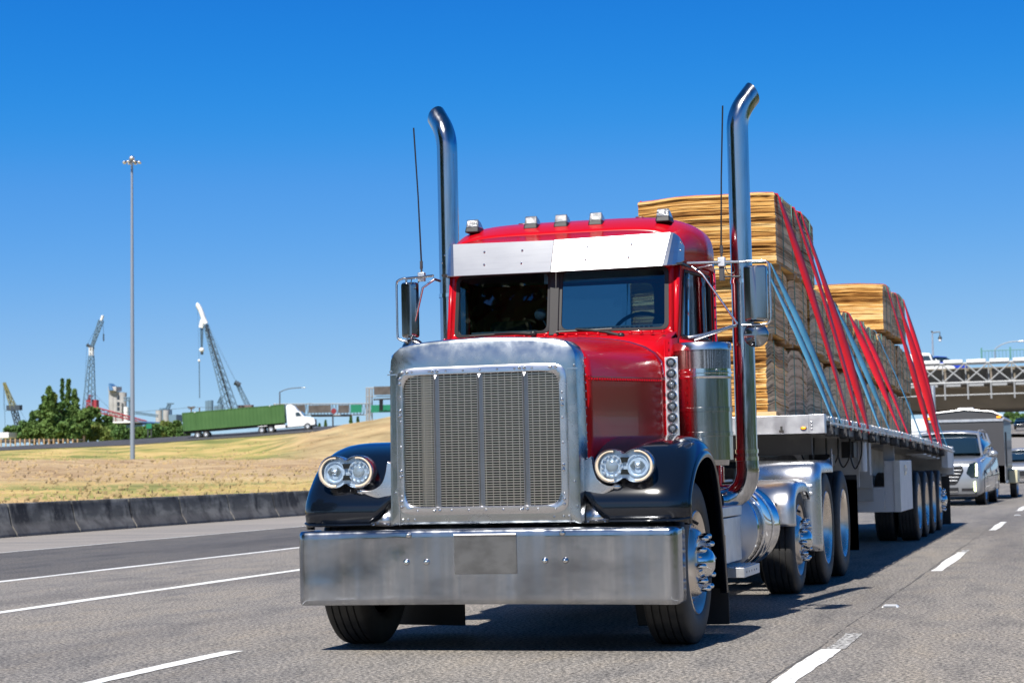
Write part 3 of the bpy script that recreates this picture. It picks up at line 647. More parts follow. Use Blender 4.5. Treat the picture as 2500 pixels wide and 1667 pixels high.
g = MB(); g.add([(-.37, 3.095, 2.12), (.48, 3.095, 2.12), (.48, 3.095, 2.55), (-.37, 3.095, 2.55)], [(0, 1, 2, 3)]); g.build('rear_window', 'glass', T, smooth=0)
# interior
i_ = MB(); i_.b2((-.82, 2.08, 1.90), (.82, 2.36, 2.10)); i_.b2((-.70, 2.12, 2.10), (-.2, 2.3, 2.14)); i_.b2((.1, 2.10, 2.10), (.74, 2.3, 2.145)); db = i_.build('dashboard', 'vinyl', T, bevel=.03)
i_ = MB(); [i_.b2((.12+.035*k, 2.09, 2.11), (.14+.035*k, 2.10, 2.138)) for k in range(16)]; i_.build('dash_vent', 'black', db)
for x in (-.62, .66):
    q = MB(); q.b2((x-.22, 2.55, 1.55), (x+.22, 2.95, 1.72)); q.box((x, 2.90, 1.98), (.40, .12, .58), taper=.8); q.build('seat', 'black', T, bevel=.04)
i_ = MB(); i_.b2((-.92, 2.1, 1.02), (.92, 3.08, 1.06)); i_.b2((-.90, 2.06, 2.56), (.90, 3.06, 2.575)); i_.build('cab_lining', 'black', T)
q = MB(); c = Vector((.50, 2.42, 2.06)); 
P = [c+Vector((math.cos(a)*.22, math.sin(a)*.10, math.sin(a)*.20)) for a in [2*math.pi*k/28 for k in range(29)]]; q.tube(P, .014, 8); q.tube([c, c+Vector((0, -.2, -.15))], .03, 8); q.tube([P[0], P[14]], .012, 6); q.build('steering_wheel', 'black', T)
q = MB(); q.b2((-.10, 1.99, 2.46), (-.045, 2.03, 2.53)); q.lathe([(0, .02), (-.012, .018), (-.014, 0)], (-.072, 1.99, 2.50), 'Y', 14); q.build('dash_camera', 'alu', T)
q = MB(); q.sphere((-.16, 2.08, 2.25), .045, 14, 8, (1, .4, 1)); q.tube([(-.16, 2.08, 2.25), (-.10, 2.10, 2.12)], .005, 6); q.build('dash_mirror', 'lamp_dark', T, smooth=60)
# ---- visor (V shaped, two panels)
for s in (-1, 1):
    BLc, BRc = (s*.003, 1.80, 2.527), (s*.775, 1.965, 2.548); TL, TR = (s*.003, 1.925, 2.765), (s*.815, 2.088, 2.795)
    v = MB(); G = []
    cols = [(BLc, TL), (BRc, TR), ((s*.805, 1.98, 2.551), (s*.835, 2.098, 2.793)), ((s*.835, 2.01, 2.555), (s*.852, 2.118, 2.782)), ((s*.862, 2.06, 2.562), (s*.868, 2.14, 2.765)), ((s*.892, 2.17, 2.60), (s*.888, 2.22, 2.70))]
    for b, t_ in cols:
        b, t_ = Vector(b), Vector(t_); G.append([b+Vector((0, .012, -.004)), b]+[b.lerp(t_, k/5) for k in (1, 2, 3, 4)]+[t_, t_+Vector((0, .015, 0))])
    v.grid(G); vz = v.build('sun_visor', 'brushed', T, smooth=0)
    r_ = MB()
    for a, b in ((.30, .30), (.30, .70), (.68, .30), (.68, .70)):
        p = (Vector(BLc).lerp(Vector(BRc), a)).lerp(Vector(TL).lerp(Vector(TR), a), b); r_.rivet(p+Vector((0, -.003, .002)), .009, (0, -.8, .5))
    r_.rivet((s*.89, 2.06, 2.66), .009, (s, -.4, 0)); r_.rivet((s*.885, 2.11, 2.72), .009, (s, -.4, 0)); r_.build('visor_screw', 'chrome', vz, smooth=60)
# ---- roof clearance lights
for x in (-.722, -.270, -.040, .222, .724):
    ba = MB(); ba.box((x, 2.34, 2.918), (.112, .17, .045), taper=.88); b_ = ba.build('clearance_light', 'black', T, bevel=.01)
    q = MB(); q.add([(x-.050, 2.27, 2.930), (x+.050, 2.27, 2.930), (x+.050, 2.40, 2.935), (x-.050, 2.40, 2.935), (x-.044, 2.285, 2.995), (x+.044, 2.285, 2.995), (x+.036, 2.37, 2.985), (x-.036, 2.37, 2.985)], [(0,3,2,1),(4,5,6,7),(0,1,5,4),(1,2,6,5),(2,3,7,6),(3,0,4,7)])
    q.build('light_lens', mat('clear_cap', (.17, .175, .185), .12, .4, .8, .8, bump=((90, 30, 90), .8, .004)) if 'cap' not in MT else MT['cap'], b_, bevel=.006)
    if 'cap' not in MT: MT['cap'] = bpy.data.materials['clear_cap']
for x in (-.40, .50): MB().b2((x-.03, 2.50, 2.945), (x+.03, 2.54, 2.975)).build('small_marker_light', 'maroon', T, bevel=.006)
# ---- wipers
for s, P in ((1, [(.52, 1.72, 2.045), (.40, 1.76, 2.08), (.16, 1.845, 2.115)]), (-1, [(-.12, 1.74, 2.085), (-.30, 1.77, 2.10), (-.44, 1.86, 2.105)])):
    q = MB(); q.tube(P, [.016, .012, .007], 6); q.sphere(P[0], .026, 8, 6); wp = q.build('wiper_arm', 'black', T)
    bl_ = MB(); c = Vector(P[-1]); yy = lambda x: 1.845+abs(x)*.098-.016
    X0, X1 = (c.x-.14, c.x+.26) if s > 0 else (c.x-.20, c.x+.24)
    bl_.tube([(X0, yy(X0), 2.098), (X1, yy(X1), 2.108)], .007, 6); bl_.build('wiper_blade', 'black', wp)
# ---- front fenders
FP = [(.150, .800), (.135, .86), (.14, .93), (.175, 1.01), (.25, 1.10), (.36, 1.19), (.50, 1.262), (.68, 1.312), (.85, 1.330), (1.00, 1.318), (1.14, 1.27), (1.26, 1.18), (1.35, 1.06), (1.42, .92), (1.475, .76), (1.52, .58), (1.56, .40), (1.58, .31)]
FPs = [(p.y, p.z) for p in smooth_path([(0, a, b) for a, b in FP], 3)]
def fender(s):
    mb = MB(); G = []
    n = len(FPs)
    for i, (y, z) in enumerate(FPs):
        a = FPs[max(i-1, 0)]; b = FPs[min(i+1, n-1)]; ty, tz_ = b[0]-a[0], b[1]-a[1]; L = math.hypot(ty, tz_); ny, nz_ = -tz_/L, ty/L  # outward normal (left of travel)
        xin = .60 if z > 1.0 or y > .6 else .60+.16*min(1, (1.0-z)/.2)
        if i == 0: nz_ = .2
        sec = [(xin, .0), (xin+.05, .0), (.85, .0), (1.0, 0.0), (1.08, -.004), (1.15, -.014), (1.20, -.032), (1.235, -.058), (1.255, -.09), (1.247, -.102), (1.258, -.110), (1.268, -.128), (1.262, -.142), (1.22, -.144)]
        G.append([(s*x, y+ny*o, z+nz_*o) for x, o in sec])
    mb.grid(G); f = mb.build('fender', 'navy', T, smooth=55, solid=.008)
    # inner liner closing the well
    li = MB(); G = []
    for (y, z) in FPs[6:]: G.append([(s*.58, y-.0, z-.04), (s*1.17, y, z-.14)]) if 0 else None
    # rolled lip at the front bottom edge
    l_ = MB(); l_.tube([(s*.765, .150, .802), (s*1.0, .146, .800), (s*1.20, .155, .802), (s*1.262, .24, .812)], .010, 8); l_.build('fender_lip', 'navy', f, smooth=60)
    return f
for s in (-1, 1):
    fender(s)
    # dark inner wall + splash panel
    q = MB(); q.b2((s*.50, .32, .60), (s*.56, 1.5, 1.25)); q.b2((s*.56, .30, .70), (s*.98, .33, .80)); q.build('inner_wing', 'chassis', T)
    q = MB(); q.grid([[(s*.632, .120, .79), (s*.775, .135, .795)], [(s*.632, .145, .86), (s*.775, .16, .86)], [(s*.632, .20, .93), (s*.765, .20, .93)], [(s*.632, .28, .98), (s*.74, .28, .97)]]); q.build('splash_panel', 'steel', T, solid=.004); 
    q = MB(); q.rivet((s*.65, .120, .80), .008); q.rivet((s*.755, .130, .80), .008); q.build('splash_bolt', 'chrome', T)
    # mud flap behind the wheel
    q = MB(); q.prism([(s*(.58 if s > 0 else .62), .33), (s*1.225, .40), (s*1.25, .26), (s*1.25, .06), (s*.62, .05)], 1.58, 1.59); q.build('mud_flap', 'black', T, bevel=.004)
MB().b2((1.225, 1.535, .30), (1.238, 1.60, .66)).build('flap_hanger', 'navy', T, bevel=.003)
# ---- headlights
def headlight(cx_, s):
    """cx_ = centre x, s = +1 truck's left side (right in view): projector sits on the inner side"""
    cz_ = 1.140; y0 = .13; a_, r_ = .0815, .106
    def pea(k, y, dx=0): 
        P = []
        for j in range(56):
            th = 2*math.pi*j/56; c, sn = abs(math.cos(th)), math.sin(th)
            rad = a_*c+math.sqrt(max(r_*r_-(a_*sn)**2, .0001)); rad = max(rad, .078/max(abs(sn), .5) if abs(sn) > .5 else 0)
            P.append((cx_+math.cos(th)*rad*k, y+0*dx, cz_+sn*rad*k))
        return P
    b = MB(); b.loft([pea(.55, y0+.19), pea(.86, y0+.15), pea(.97, y0+.09), pea(1.0, y0+.02), pea(1.0, y0), pea(.965, y0-.008), pea(.95, y0), pea(.93, y0+.01)], False); b.add(pea(.55, y0+.19), [tuple(range(56))])
    hb_ = b.build('headlight', 'steel', T, smooth=50)
    # reflector tray
    t_ = MB(); t_.add(pea(.94, y0+.030), [tuple(range(56))]); t_.build('reflector_tray', mat('reflector', (.62, .70, .80), .3, .5, .9, bump=((30, 30, 30), .5, .01)) if 'refl' not in MT else MT['refl'], hb_, smooth=0)
    if 'refl' not in MT: MT['refl'] = bpy.data.materials['reflector']
    # halo: two C-shaped light tubes
    for sd in (-1, 1):
        P = [(cx_+sd*a_+math.cos(R(a))*.090*1, y0+.006, cz_+math.sin(R(a))*.090) for a in (range(-100, 101, 10) if sd > 0 else range(80, 281, 10))]
        MB().tube(P, .0085, 8).build('halo', 'halo', hb_, smooth=60)
        c = (cx_+sd*a_, y0+.028, cz_)
        proj = (sd == -s)
        MB().lathe([(0, .070), (-.012, .070), (-.012, .063), (.006, .055), (.006, .046), (-.004, .046), (-.004, .043), (0.0, .0)], c, 'Y', 32).build('bulb_ring', 'refl', hb_, smooth=40)
        if proj:
            MB().sphere((c[0], y0+.022, c[2]), .040, 20, 12, (1, .45, 1)).build('projector_lens', 'lamp_clear', hb_, smooth=70)
            q = MB()
            for k in range(12):
                a = R(30*k+15); q.box((c[0]+math.cos(a)*.060, y0+.012, c[2]+math.sin(a)*.060), (.016, .012, .012), Matrix.Rotation(-a, 3, 'Y'))
            q.build('led_chip', 'alu', hb_, bevel=.002)
        else:
            q = MB(); q.sphere((c[0], y0+.018, c[2]), .018, 12, 8, (1.1, .6, .9)); q.build('bulb_cap', 'alu', hb_, smooth=70)
            q = MB()
            for k in range(5):
                for sg in (-1, 1): xx = c[0]+sg*(.026+.006*k-.006); hgt = math.sqrt(max(.042**2-(xx-c[0])**2, .0001)); q.b2((xx-.0015, y0+.012, c[2]-hgt*.8), (xx+.0015, y0+.03, c[2]+hgt*.8))
            q.build('reflector_flute', 'chrome', hb_)
    q = MB(); 
    for sg in (-1, 1): q.prism([(cx_-.026, cz_+sg*.052), (cx_+.026, cz_+sg*.052), (cx_+.018, cz_+sg*.022), (cx_-.018, cz_+sg*.022)], y0+.010, y0+.03)
    q.build('tray_vent', 'void', hb_)
    q = MB(); q.add(pea(.94, y0+.002), [tuple(range(56))]); q.build('clear_cover', 'lens', hb_, smooth=0)
    return hb_
headlight(.883, 1); headlight(-.940, -1)
for s, x1 in ((1, .845), (-1, -.865)):
    # curved polished arm
    q = MB(); rings = []
    pa = smooth_path([(s*.650, .19, 1.19), (s*.655, .185, 1.10), (s*.675, .18, 1.035), (s*.73, .175, 1.000), (s*.80, .17, 1.000), (x1, .17, 1.02)], 5)
    wd = [.030+.035*math.sin(math.pi*min(1, i/(len(pa)-1)*1.0)) for i in range(len(pa))]
    for p, w_ in zip(pa, wd): rings.append([(p.x-w_*.9*s*(1 if True else 0), p.y-.02, p.z-w_*.5), (p.x+w_*.55*s, p.y-.028, p.z+w_*.35), (p.x+w_*.6*s, p.y+.03, p.z+w_*.4), (p.x-w_*.9*s, p.y+.03, p.z-w_*.5)])
    q.loft(rings, True); q.build('headlight_bracket', 'steel', T, smooth=50, bevel=.008)
    q = MB(); q.sphere((x1-.02*s, .17, 1.012), .03, 12, 8, (1.2, 1, .8)); q.build('bracket_foot', 'chrome', T, smooth=70)
# ---- exhaust stacks
for s, zl in ((-1, 0), (1, 0)):
    X = 1.157*s
    low = [(s*.93, 2.93, .86), (s*.98, 3.0, .865), (s*1.06, 3.04, .895), (s*1.125, 3.05, .96), (X, 3.05, 1.06), (X, 3.05, 1.16)]
    P = smooth_path(low, 5); q = MB(); q.tube(P, .086, 28, False); st = q.build('exhaust_stack', 'stack', T, smooth=60)
    up = [Vector((X, 3.05, 1.16)), Vector((X, 3.05, 2.5)), Vector((X, 3.05, 3.3)), Vector((X, 3.05, 3.62))]
    bd = Vector((s*.80, .60, 0))
    for k in range(1, 12): th = R(40)*k/11; up.append(Vector((X, 3.05, 3.66+.34*math.sin(th)))+bd*.34*(1-math.cos(th)))
    for k in (1, 2): up.append(up[14]+(bd*math.sin(R(40))+Vector((0, 0, math.cos(R(40)))))*.045*k)
    q = MB(); rings = []; n = 28; prev = None
    for i, p in enumerate(up):
        t_ = (up[min(i+1, len(up)-1)]-up[max(i-1, 0)]).normalized(); u_ = Vector((-s*.6, .8, 0)); v_ = t_.cross(u_).normalized(); r0 = .0815
        ring = []
        for j in range(n):
            o = u_*math.cos(2*math.pi*j/n)*r0+v_*math.sin(2*math.pi*j/n)*r0
            pp = p+o
            if i >= len(up)-2: pp = pp + t_*(-o.dot(bd)*(.55 if i == len(up)-1 else .28))    # mitred tip
            ring.append(pp)
        rings.append(ring)
    q.loft(rings, False); q.build('stack_pipe', 'stack', st, smooth=60)
    q = MB(); q.loft([[c_.lerp(p, .93)+(up[-1]-up[-2])*.02 for p in rg] for c_, rg in zip(up[-6:], rings[-6:])], False); q.build('stack_bore', 'void', st)
    q = MB()
    for z in (1.16, 1.215, 2.49): q.tube([(X, 3.05, z), (X, 3.05, z+.03)], .0885, 28, False)
    q.b2((X-.13*s, 3.03, 1.18), (X-.07*s, 3.07, 1.21)); q.build('stack_clamp', 'chrome', st, smooth=40)
# ---- air cleaner canisters
for s in (-1, 1):
    c = (s*1.045, 1.95, 0)
    q = MB(); q.lathe([(1.13, 0), (1.13, .165), (1.165, .17), (1.168, .198), (1.33, .198), (1.332, .203), (1.36, .203), (1.362, .198), (1.50, .198), (1.502, .203), (1.53, .203), (1.532, .198), (1.73, .198)], (c[0], c[1], 0), 'Z', 48); ac = q.build('air_cleaner', 'canister', T, smooth=40)
    q = MB(); q.lathe([(1.73, .198), (1.732, .206), (1.745, .208), (1.748, .2), (1.765, .2), (1.768, .206), (1.778, .206), (1.78, .199), (1.80, .199)], (c[0], c[1], 0), 'Z', 48); q.rivet((c[0]-.05, c[1]-.20, 1.79), .008); q.rivet((c[0]+.13*s, c[1]-.155, 1.79), .008); q.build('clamp_band', 'chrome', ac, smooth=40)
    q = MB(); q.lathe([(1.80, .1975), (1.93, .1975)], (c[0], c[1], 0), 'Z', 64); q.build('perforated_screen', 'perf', ac, smooth=60) if 'perf' in MT else None
    if 'perf' not in MT:
        ma = mat('perforated_steel', (.42, .42, .43), .35, 1); t = ma.node_tree; b = t.nodes['Principled BSDF']; tcn = N(t, 'ShaderNodeTexCoord'); vo = N(t, 'ShaderNodeTexVoronoi'); vo.inputs['Scale'].default_value = 135; vo.inputs['Randomness'].default_value = .15
        t.links.new(tcn.outputs['Object'], vo.inputs['Vector']); rp = N(t, 'ShaderNodeValToRGB'); rp.color_ramp.elements[0].position = .42; rp.color_ramp.elements[0].color = (.01, .01, .01, 1); rp.color_ramp.elements[1].position = .52; rp.color_ramp.elements[1].color = (.5, .49, .48, 1)
        t.links.new(vo.outputs['Distance'], rp.inputs[0]); t.links.new(rp.outputs[0], b.inputs['Base Color']); MT['perf'] = ma; q.build('perforated_screen', 'perf', ac, smooth=60)
    q = MB(); q.lathe([(1.93, .196), (1.93, .206), (1.975, .206), (1.985, .198), (1.988, 0)], (c[0], c[1], 0), 'Z', 48); q.build('canister_lid', 'steel', ac, smooth=40)
    # light strip
    x0, x1 = (s*.848, s*.940); q = MB(); q.b2((x0, 1.60, 1.30), (x1, 1.608, 1.878)); ls = q.build('light_panel', 'alu', T, bevel=.002)
    for k in range(8):
        z = 1.838-.0752*k; xc = (x0+x1)/2
        q = MB(); q.lathe([(0, .036), (-.014, .036), (-.018, .032), (-.012, .027), (.0, .025), (.0, 0)], (xc, 1.60, z), 'Y', 20); lg = q.build('round_light', 'chrome', ls, smooth=50)
        MB().sphere((xc, 1.593, z), .022, 14, 8, (1, .6, 1)).build('round_lens', 'lamp_dark', lg, smooth=70)
# ---- mirrors
def mirror(s, xf0, xf1, xm0, xm1, y, ztop, zbot, att):
    q = MB(); fr_ = smooth_path([(xf0, y, ztop), (xf1-.05*s, y, ztop), (xf1-.012*s, y, ztop-.015), (xf1, y, ztop-.05), (xf1, y, (ztop+zbot)/2), (xf1, y, zbot+.05), (xf1-.012*s, y, zbot+.015), (xf1-.05*s, y, zbot), (xf0, y, zbot)], 4)
    q.tube(fr_, .009, 8); q.tube([(xf0+.0*s, y, ztop), (xf0, y, zbot)], .008, 8); q.tube([(att+.0*s, y-.1, ztop), (xf0, y, ztop)], .010, 8)
    q.tube([(att+.02*s, y-.02, ztop-.02), (att+.10*s, y-.05, ztop-.08), (xf0-.03*s, y, zbot+.01)], .009, 8); q.tube([(att+.02*s, y-.22, zbot-.085), (att+.12*s, y-.2, zbot-.07), (xf0-.04*s, y, zbot)], .011, 8)
    q.tube([(att+.02*s, y-.0, zbot-.09), (xf0-.05*s, y, zbot-.005)], .009, 8); q.tube([(att+.02*s, y+.12, ztop-.02), (xf0-.2*s, y+.05, ztop-.01)], .010, 8)
    fo = q.build('mirror_frame', 'steel', T, smooth=60)
    cxm, w_ = (xm0+xm1)/2, abs(xm1-xm0); h_ = ztop-zbot-.05; zc = (ztop+zbot)/2-.005
    q = MB(); rings = []
    for k, yy in ((1.0, .03), (1.0, -.005), (.93, -.02)): rings.append([(cxm+a*k, y+yy, zc+b*(1 if k == 1 else .975)) for a, b in rrect(w_, h_, .02, 4)])
    q.loft(rings, False); ridge = [(cxm+a*.25-.01*s, y-.04, zc+b*.93) for a, b in rrect(w_, h_, .02, 4)]; q.loft([rings[-1], ridge], True); q.add(rings[0], [tuple(range(len(rings[0])))])
    q.build('mirror_housing', 'mirror_back', fo, smooth=25)
    q = MB(); q.add([(p[0], p[1]+.002, p[2]) for p in rings[0]], [tuple(range(len(rings[0])))]); q.build('mirror_glass', 'chrome', fo, smooth=0)
    q = MB(); cx2 = cxm-.01*s; q.lathe([(.02, .088), (0, .088), (-.012, .078), (-.016, .0)], (cx2, y+.02, zbot-.07), 'Y', 28); q.b2((cx2-.004, y-.002, zbot-.15), (cx2+.004, y+.006, zbot+.0)); q.b2((cx2-.08, y-.002, zbot-.074), (cx2+.08, y+.006, zbot-.066)); q.tube([(cx2, y-.01, zbot-.06), (cx2, y+.01, zbot-.06)], .02, 12)
    q.build('convex_mirror', 'mirror_back', fo, smooth=50)
    # bracket clamp + antenna
    ax = att+(.235 if s > 0 else .115)*1.0*s; q = MB(); q.b2((ax-.026, y-.045, ztop-.03), (ax+.026, y-.005, ztop+.035)); q.build('antenna_clamp', 'alu', fo, bevel=.004)
    q = MB(); q.tube([(ax, y-.025, ztop+.03), (ax, y-.025, ztop+.06), (ax+.001*s, y-.025, ztop+.065), (ax, y-.025, ztop+.12)], [.008, .008, .012, .012], 8); q.build('antenna_spring', 'darkgrey', fo)
    q = MB(); q.tube([(ax, y-.025, ztop+.12), (ax+.015*s, y-.025, ztop+.6), (ax+.04*s, y-.025, ztop+1.115)], [.0065, .0055, .006], 6); q.build('antenna', 'black', T)
    q = MB(); q.tube(smooth_path([(ax+.02*s, y-.03, ztop-.02), (ax+.045*s, y-.03, ztop-.08), (ax+.09*s, y-.02, ztop-.07), (ax+.08*s, y-.02, ztop-.01)], 4), .0035, 6); q.build('antenna_cable', 'black', T)
    if s > 0:
        q = MB(); q.b2((ax-.02, y-.03, ztop-.13), (ax+.015, y, ztop-.03)); q.tube([(ax, y-.01, ztop-.10), (ax+.13, y-.01, ztop-.105)], .008, 6); q.build('mirror_motor', 'darkgrey', fo, bevel=.004)
mirror(1, 1.305, 1.512, 1.330, 1.492, 2.1, 2.560, 2.111, .945)
mirror(-1, -1.19, -1.266, -1.228, -1.104, 2.1, 2.562, 2.100, -.945)
# ---- steps, tank, battery box
q = MB(); q.b2((.80, 2.05, .43), (1.112, 2.95, .75)); bx = q.build('battery_box', 'alu', T, bevel=.006)
q = MB(); q.b2((.80, 2.02, .76), (1.118, 2.98, .832)); q.build('box_lid_step', 'alu', bx, bevel=.006)
q = MB()
for i in range(5):
    for j in range(12): q.box((.86+.055*i, 2.06, .47+.022*j), (.034, .004, .007), Matrix.Rotation(.5 if (i+j) % 2 else -.5, 3, 'Y'))
q.build('tread_pattern', 'steel', bx)
q = MB(); q.b2((.98, 2.40, .325), (1.222, 3.08, .395)); stp = q.build('side_step', 'alu', T, bevel=.006)
q = MB()
for i in range(6):
    for j in range(14): q.box((1.0+.038*i, 2.43+.046*j, .399), (.026, .008, .008), .7 if (i+j) % 2 else -.7)
q.build('step_tread', 'steel', stp)
q = MB(); q.tube([(1.07, 2.396, .36), (1.07, 2.402, .36)], .014, 10); [q.tube([(1.22, 2.5+.11*k, .36), (1.2235, 2.5+.11*k, .36)], .009, 8) for k in range(5)]; q.build('step_hole', 'void', stp)
for s in (1, -1):
    q = MB(); xc = s*.885
    q.lathe([(3.12, 0), (3.13, .322), (3.15, .33), (3.16, .325), (4.18, .325), (4.19, .332), (4.21, .33), (4.25, .30), (4.28, 0)], (xc, 0, .645), 'Y', 48)
    tk = q.build('fuel_tank', 'chrome', T, smooth=35)
    q = MB(); q.lathe([(3.02, 0), (3.03, .12), (3.05, .22), (3.09, .30), (3.13, .323)], (xc, 0, .645), 'Y', 48); q.build('tank_head', 'tank_head', tk, smooth=50)
    for y in (3.42, 3.86): MB().lathe([(y-.035, .327), (y-.033, .333), (y+.033, .333), (y+.035, .327)], (xc, 0, .645), 'Y', 48).build('tank_strap', 'steel', tk, smooth=30)
    q = MB(); q.tube([(xc+.18*s, 3.30, .92), (xc+.2*s, 3.30, .965)], .05, 16); q.build('filler_cap', 'chrome', tk, bevel=.004)
# ---- frame, axles, engine underside
q = MB(); [q.b2((s*.40, .35, .55), (s*.52, 8.9, .80)) for s in (-1, 1)]; q.b2((-.5, .5, .42), (.5, 1.1, .55)); q.b2((-.4, 1.2, .35), (.4, 2.9, .75)); q.tube([(-1.0, .78, .50), (1.0, .78, .50)], .06, 12)
for y in (5.75, 7.07, 8.39): q.tube([(-1.0, y, .50), (1.0, y, .50)], .10, 12); q.sphere((0, y, .50), .24, 14, 8)
q.build('underframe', 'chassis', T)
q = MB(); q.b2((-.45, 6.6, .80), (.45, 8.4, .92)); q.lathe([(1.16, .0), (1.16, .46), (1.10, .48), (1.10, 0)], (0, 7.5, 0), 'Z', 32); q.b2((-.35, 7.1, .9), (.35, 7.9, 1.1)); q.build('fifth_wheel', 'chassis', T)
q = MB(); q.tube(smooth_path([(.30, 3.16, 1.6), (.30, 3.4, 1.30), (.25, 4.2, 1.05), (.2, 5.4, 1.2), (.2, 6.4, 1.35)], 6), .018, 8); q.tube(smooth_path([(.18, 3.16, 1.6), (.15, 3.5, 1.20), (.1, 4.3, 1.10), (.1, 5.4, 1.15), (.1, 6.4, 1.35)], 6), .018, 8); q.build('air_hose', 'black', T)
q = MB(); q.b2((.55, 3.2, .62), (.98, 3.9, .98)); q.b2((-.98, 3.2, .62), (-.55, 3.9, .98)); q.build('rear_cab_mount', 'red', T, bevel=.02)
MB().b2((.86, 3.12, 1.0), (.96, 3.18, 1.12)).build('tail_marker', 'redlens', T, bevel=.004)
# ---- wheels
wheel(T, 1.205, .80, 1.030, .29, 1, 'disc', 'front wheel with polished disc and bullet nut covers'); wheel(T, -1.205, .80, 1.030, .29, -1, 'disc')
for s in (1, -1):
    wheel(T, s*1.165, 5.72, .925, .30, s, 'disc', Rim=.305); wheel(T, s*1.235, 7.07, 1.05, .29, s, 'dish', dual=True, Rim=.335); wheel(T, s*1.235, 8.39, 1.05, .29, s, 'dish', dual=True, Rim=.335)
# ---- pusher and drive fenders
def hoopfender(s, name, prof, xi, xo, drop, m_='fender_steel', rnd_=.07):
    P = [(p.y, p.z) for p in smooth_path([(0, a, b) for a, b in prof], 3)]; n = len(P); G = []
    for i, (y, z) in enumerate(P):
        a = P[max(i-1, 0)]; b = P[min(i+1, n-1)]; ty, tz_ = b[0]-a[0], b[1]-a[1]; L = math.hypot(ty, tz_); ny, nz_ = -tz_/L, ty/L
        sec = [(xi, 0), (xo-rnd_, 0), (xo-rnd_*.6, -rnd_*.09), (xo-rnd_*.25, -rnd_*.34), (xo-rnd_*.05, -rnd_*.7), (xo, -rnd_), (xo, -drop), (xo-.02, -drop-.004)]
        G.append([(s*x, y+ny*o, z+nz_*o) for x, o in sec])
    return MB().grid(G).build(name, m_, T, smooth=60, solid=.005)
for s in (1, -1):
    f = hoopfender(s, 'pusher_fender', [(5.10, .60), (5.10, .70), (5.11, .80), (5.16, .89), (5.27, .955), (5.45, .985), (5.75, .99), (6.0, .97), (6.16, .90)], .84, 1.20, .10)
    q = MB(); q.lathe([(0, .012), (-.006, .010), (-.008, 0)], (s*1.05, 5.10, .79), 'Y', 12); q.build('fender_bolt', 'chrome', f)
    f = hoopfender(s, 'drive_fender', [(6.24, .34), (6.24, .60), (6.24, .90), (6.25, 1.02), (6.29, 1.10), (6.36, 1.145), (6.46, 1.155), (6.8, 1.155), (7.2, 1.155), (7.22, 1.15)], .52, 1.275, .11, rnd_=.09)
    q = MB(); [q.b2((s*1.13, 6.225, z-.012), (s*1.21, 6.238, z+.012)) for z in (.93, .86)]; q.build('fender_light_bar', 'alu', f, bevel=.003)
    q = MB(); q.b2((s*.56, 6.30, .30), (s*1.20, 6.31, 1.0)); q.build('fender_backing', 'chassis', T)
    q = MB(); q.b2((s*1.0, 9.15, .22), (s*1.28, 9.17, .95)); q.b2((s*.62, 9.15, .22), (s*1.28, 9.17, 1.0)); q.build('mud_flap', 'black', T)
q = MB(); q.b2((-.5, 3.12, .98), (.5, 6.2, 1.0)); q.build('deck_plate', 'steel', T)
# ================================================================ flatbed trailer
TR = thing('flatbed_trailer', (0, 17, 0), 'long aluminium flatbed trailer with a row of strap winches, hitched behind the red truck', 'flatbed trailer')
def dz(y): return lerp(y, [(6.5, 1.571), (8.75, 1.553), (14, 1.512), (19, 1.44), (23.9, 1.352)])
XE = 1.30
q = MB(); G = []
for i in range(36):
    y = 6.60+17.3*i/35; G.append([(-XE+.05, y, dz(y)-.01), (XE-.05, y, dz(y)-.01), (XE-.05, y, dz(y)-.05), (-XE+.05, y, dz(y)-.05)])
q.loft(G, True); q.build('deck', 'alu', TR)
# front header
q = MB(); q.b2((-1.155, 6.55, 1.405), (1.155, 6.62, 1.575)); hd = q.build('nose_rail', 'alu', TR, bevel=.004)
q = MB(); [q.b2((min(s*1.152, s*1.30), 6.535, 1.402), (max(s*1.152, s*1.30), 6.66, 1.579)) for s in (-1, 1)]; q.build('nose_corner', 'alu', TR, bevel=.004)
for s in (-1, 1):
    q = MB(); [q.sphere((s*1.18, 6.533, z), .010, 10, 6) for z in (1.445, 1.476, 1.507)]; q.build('nose_rivet', 'steel', hd, smooth=60)
    q = MB(); q.sphere((s*1.104, 6.546, 1.452), .030, 16, 8, (1, .35, .62)); q.build('lamp_grommet', 'black', hd, smooth=60)
    q = MB(); q.sphere((s*1.104, 6.536, 1.455), .024, 16, 8, (1, .35, .55)); q.build('nose_lamp', 'amber_lit', hd, smooth=60)
    q = MB(); q.b2((s*.90-.020, 6.53, 1.418), (s*.90+.020, 6.55, 1.440)); q.b2((s*.90-.008, 6.53, 1.44), (s*.90+.008, 6.55, 1.475)); q.build('hose_coupling', 'chassis', hd)
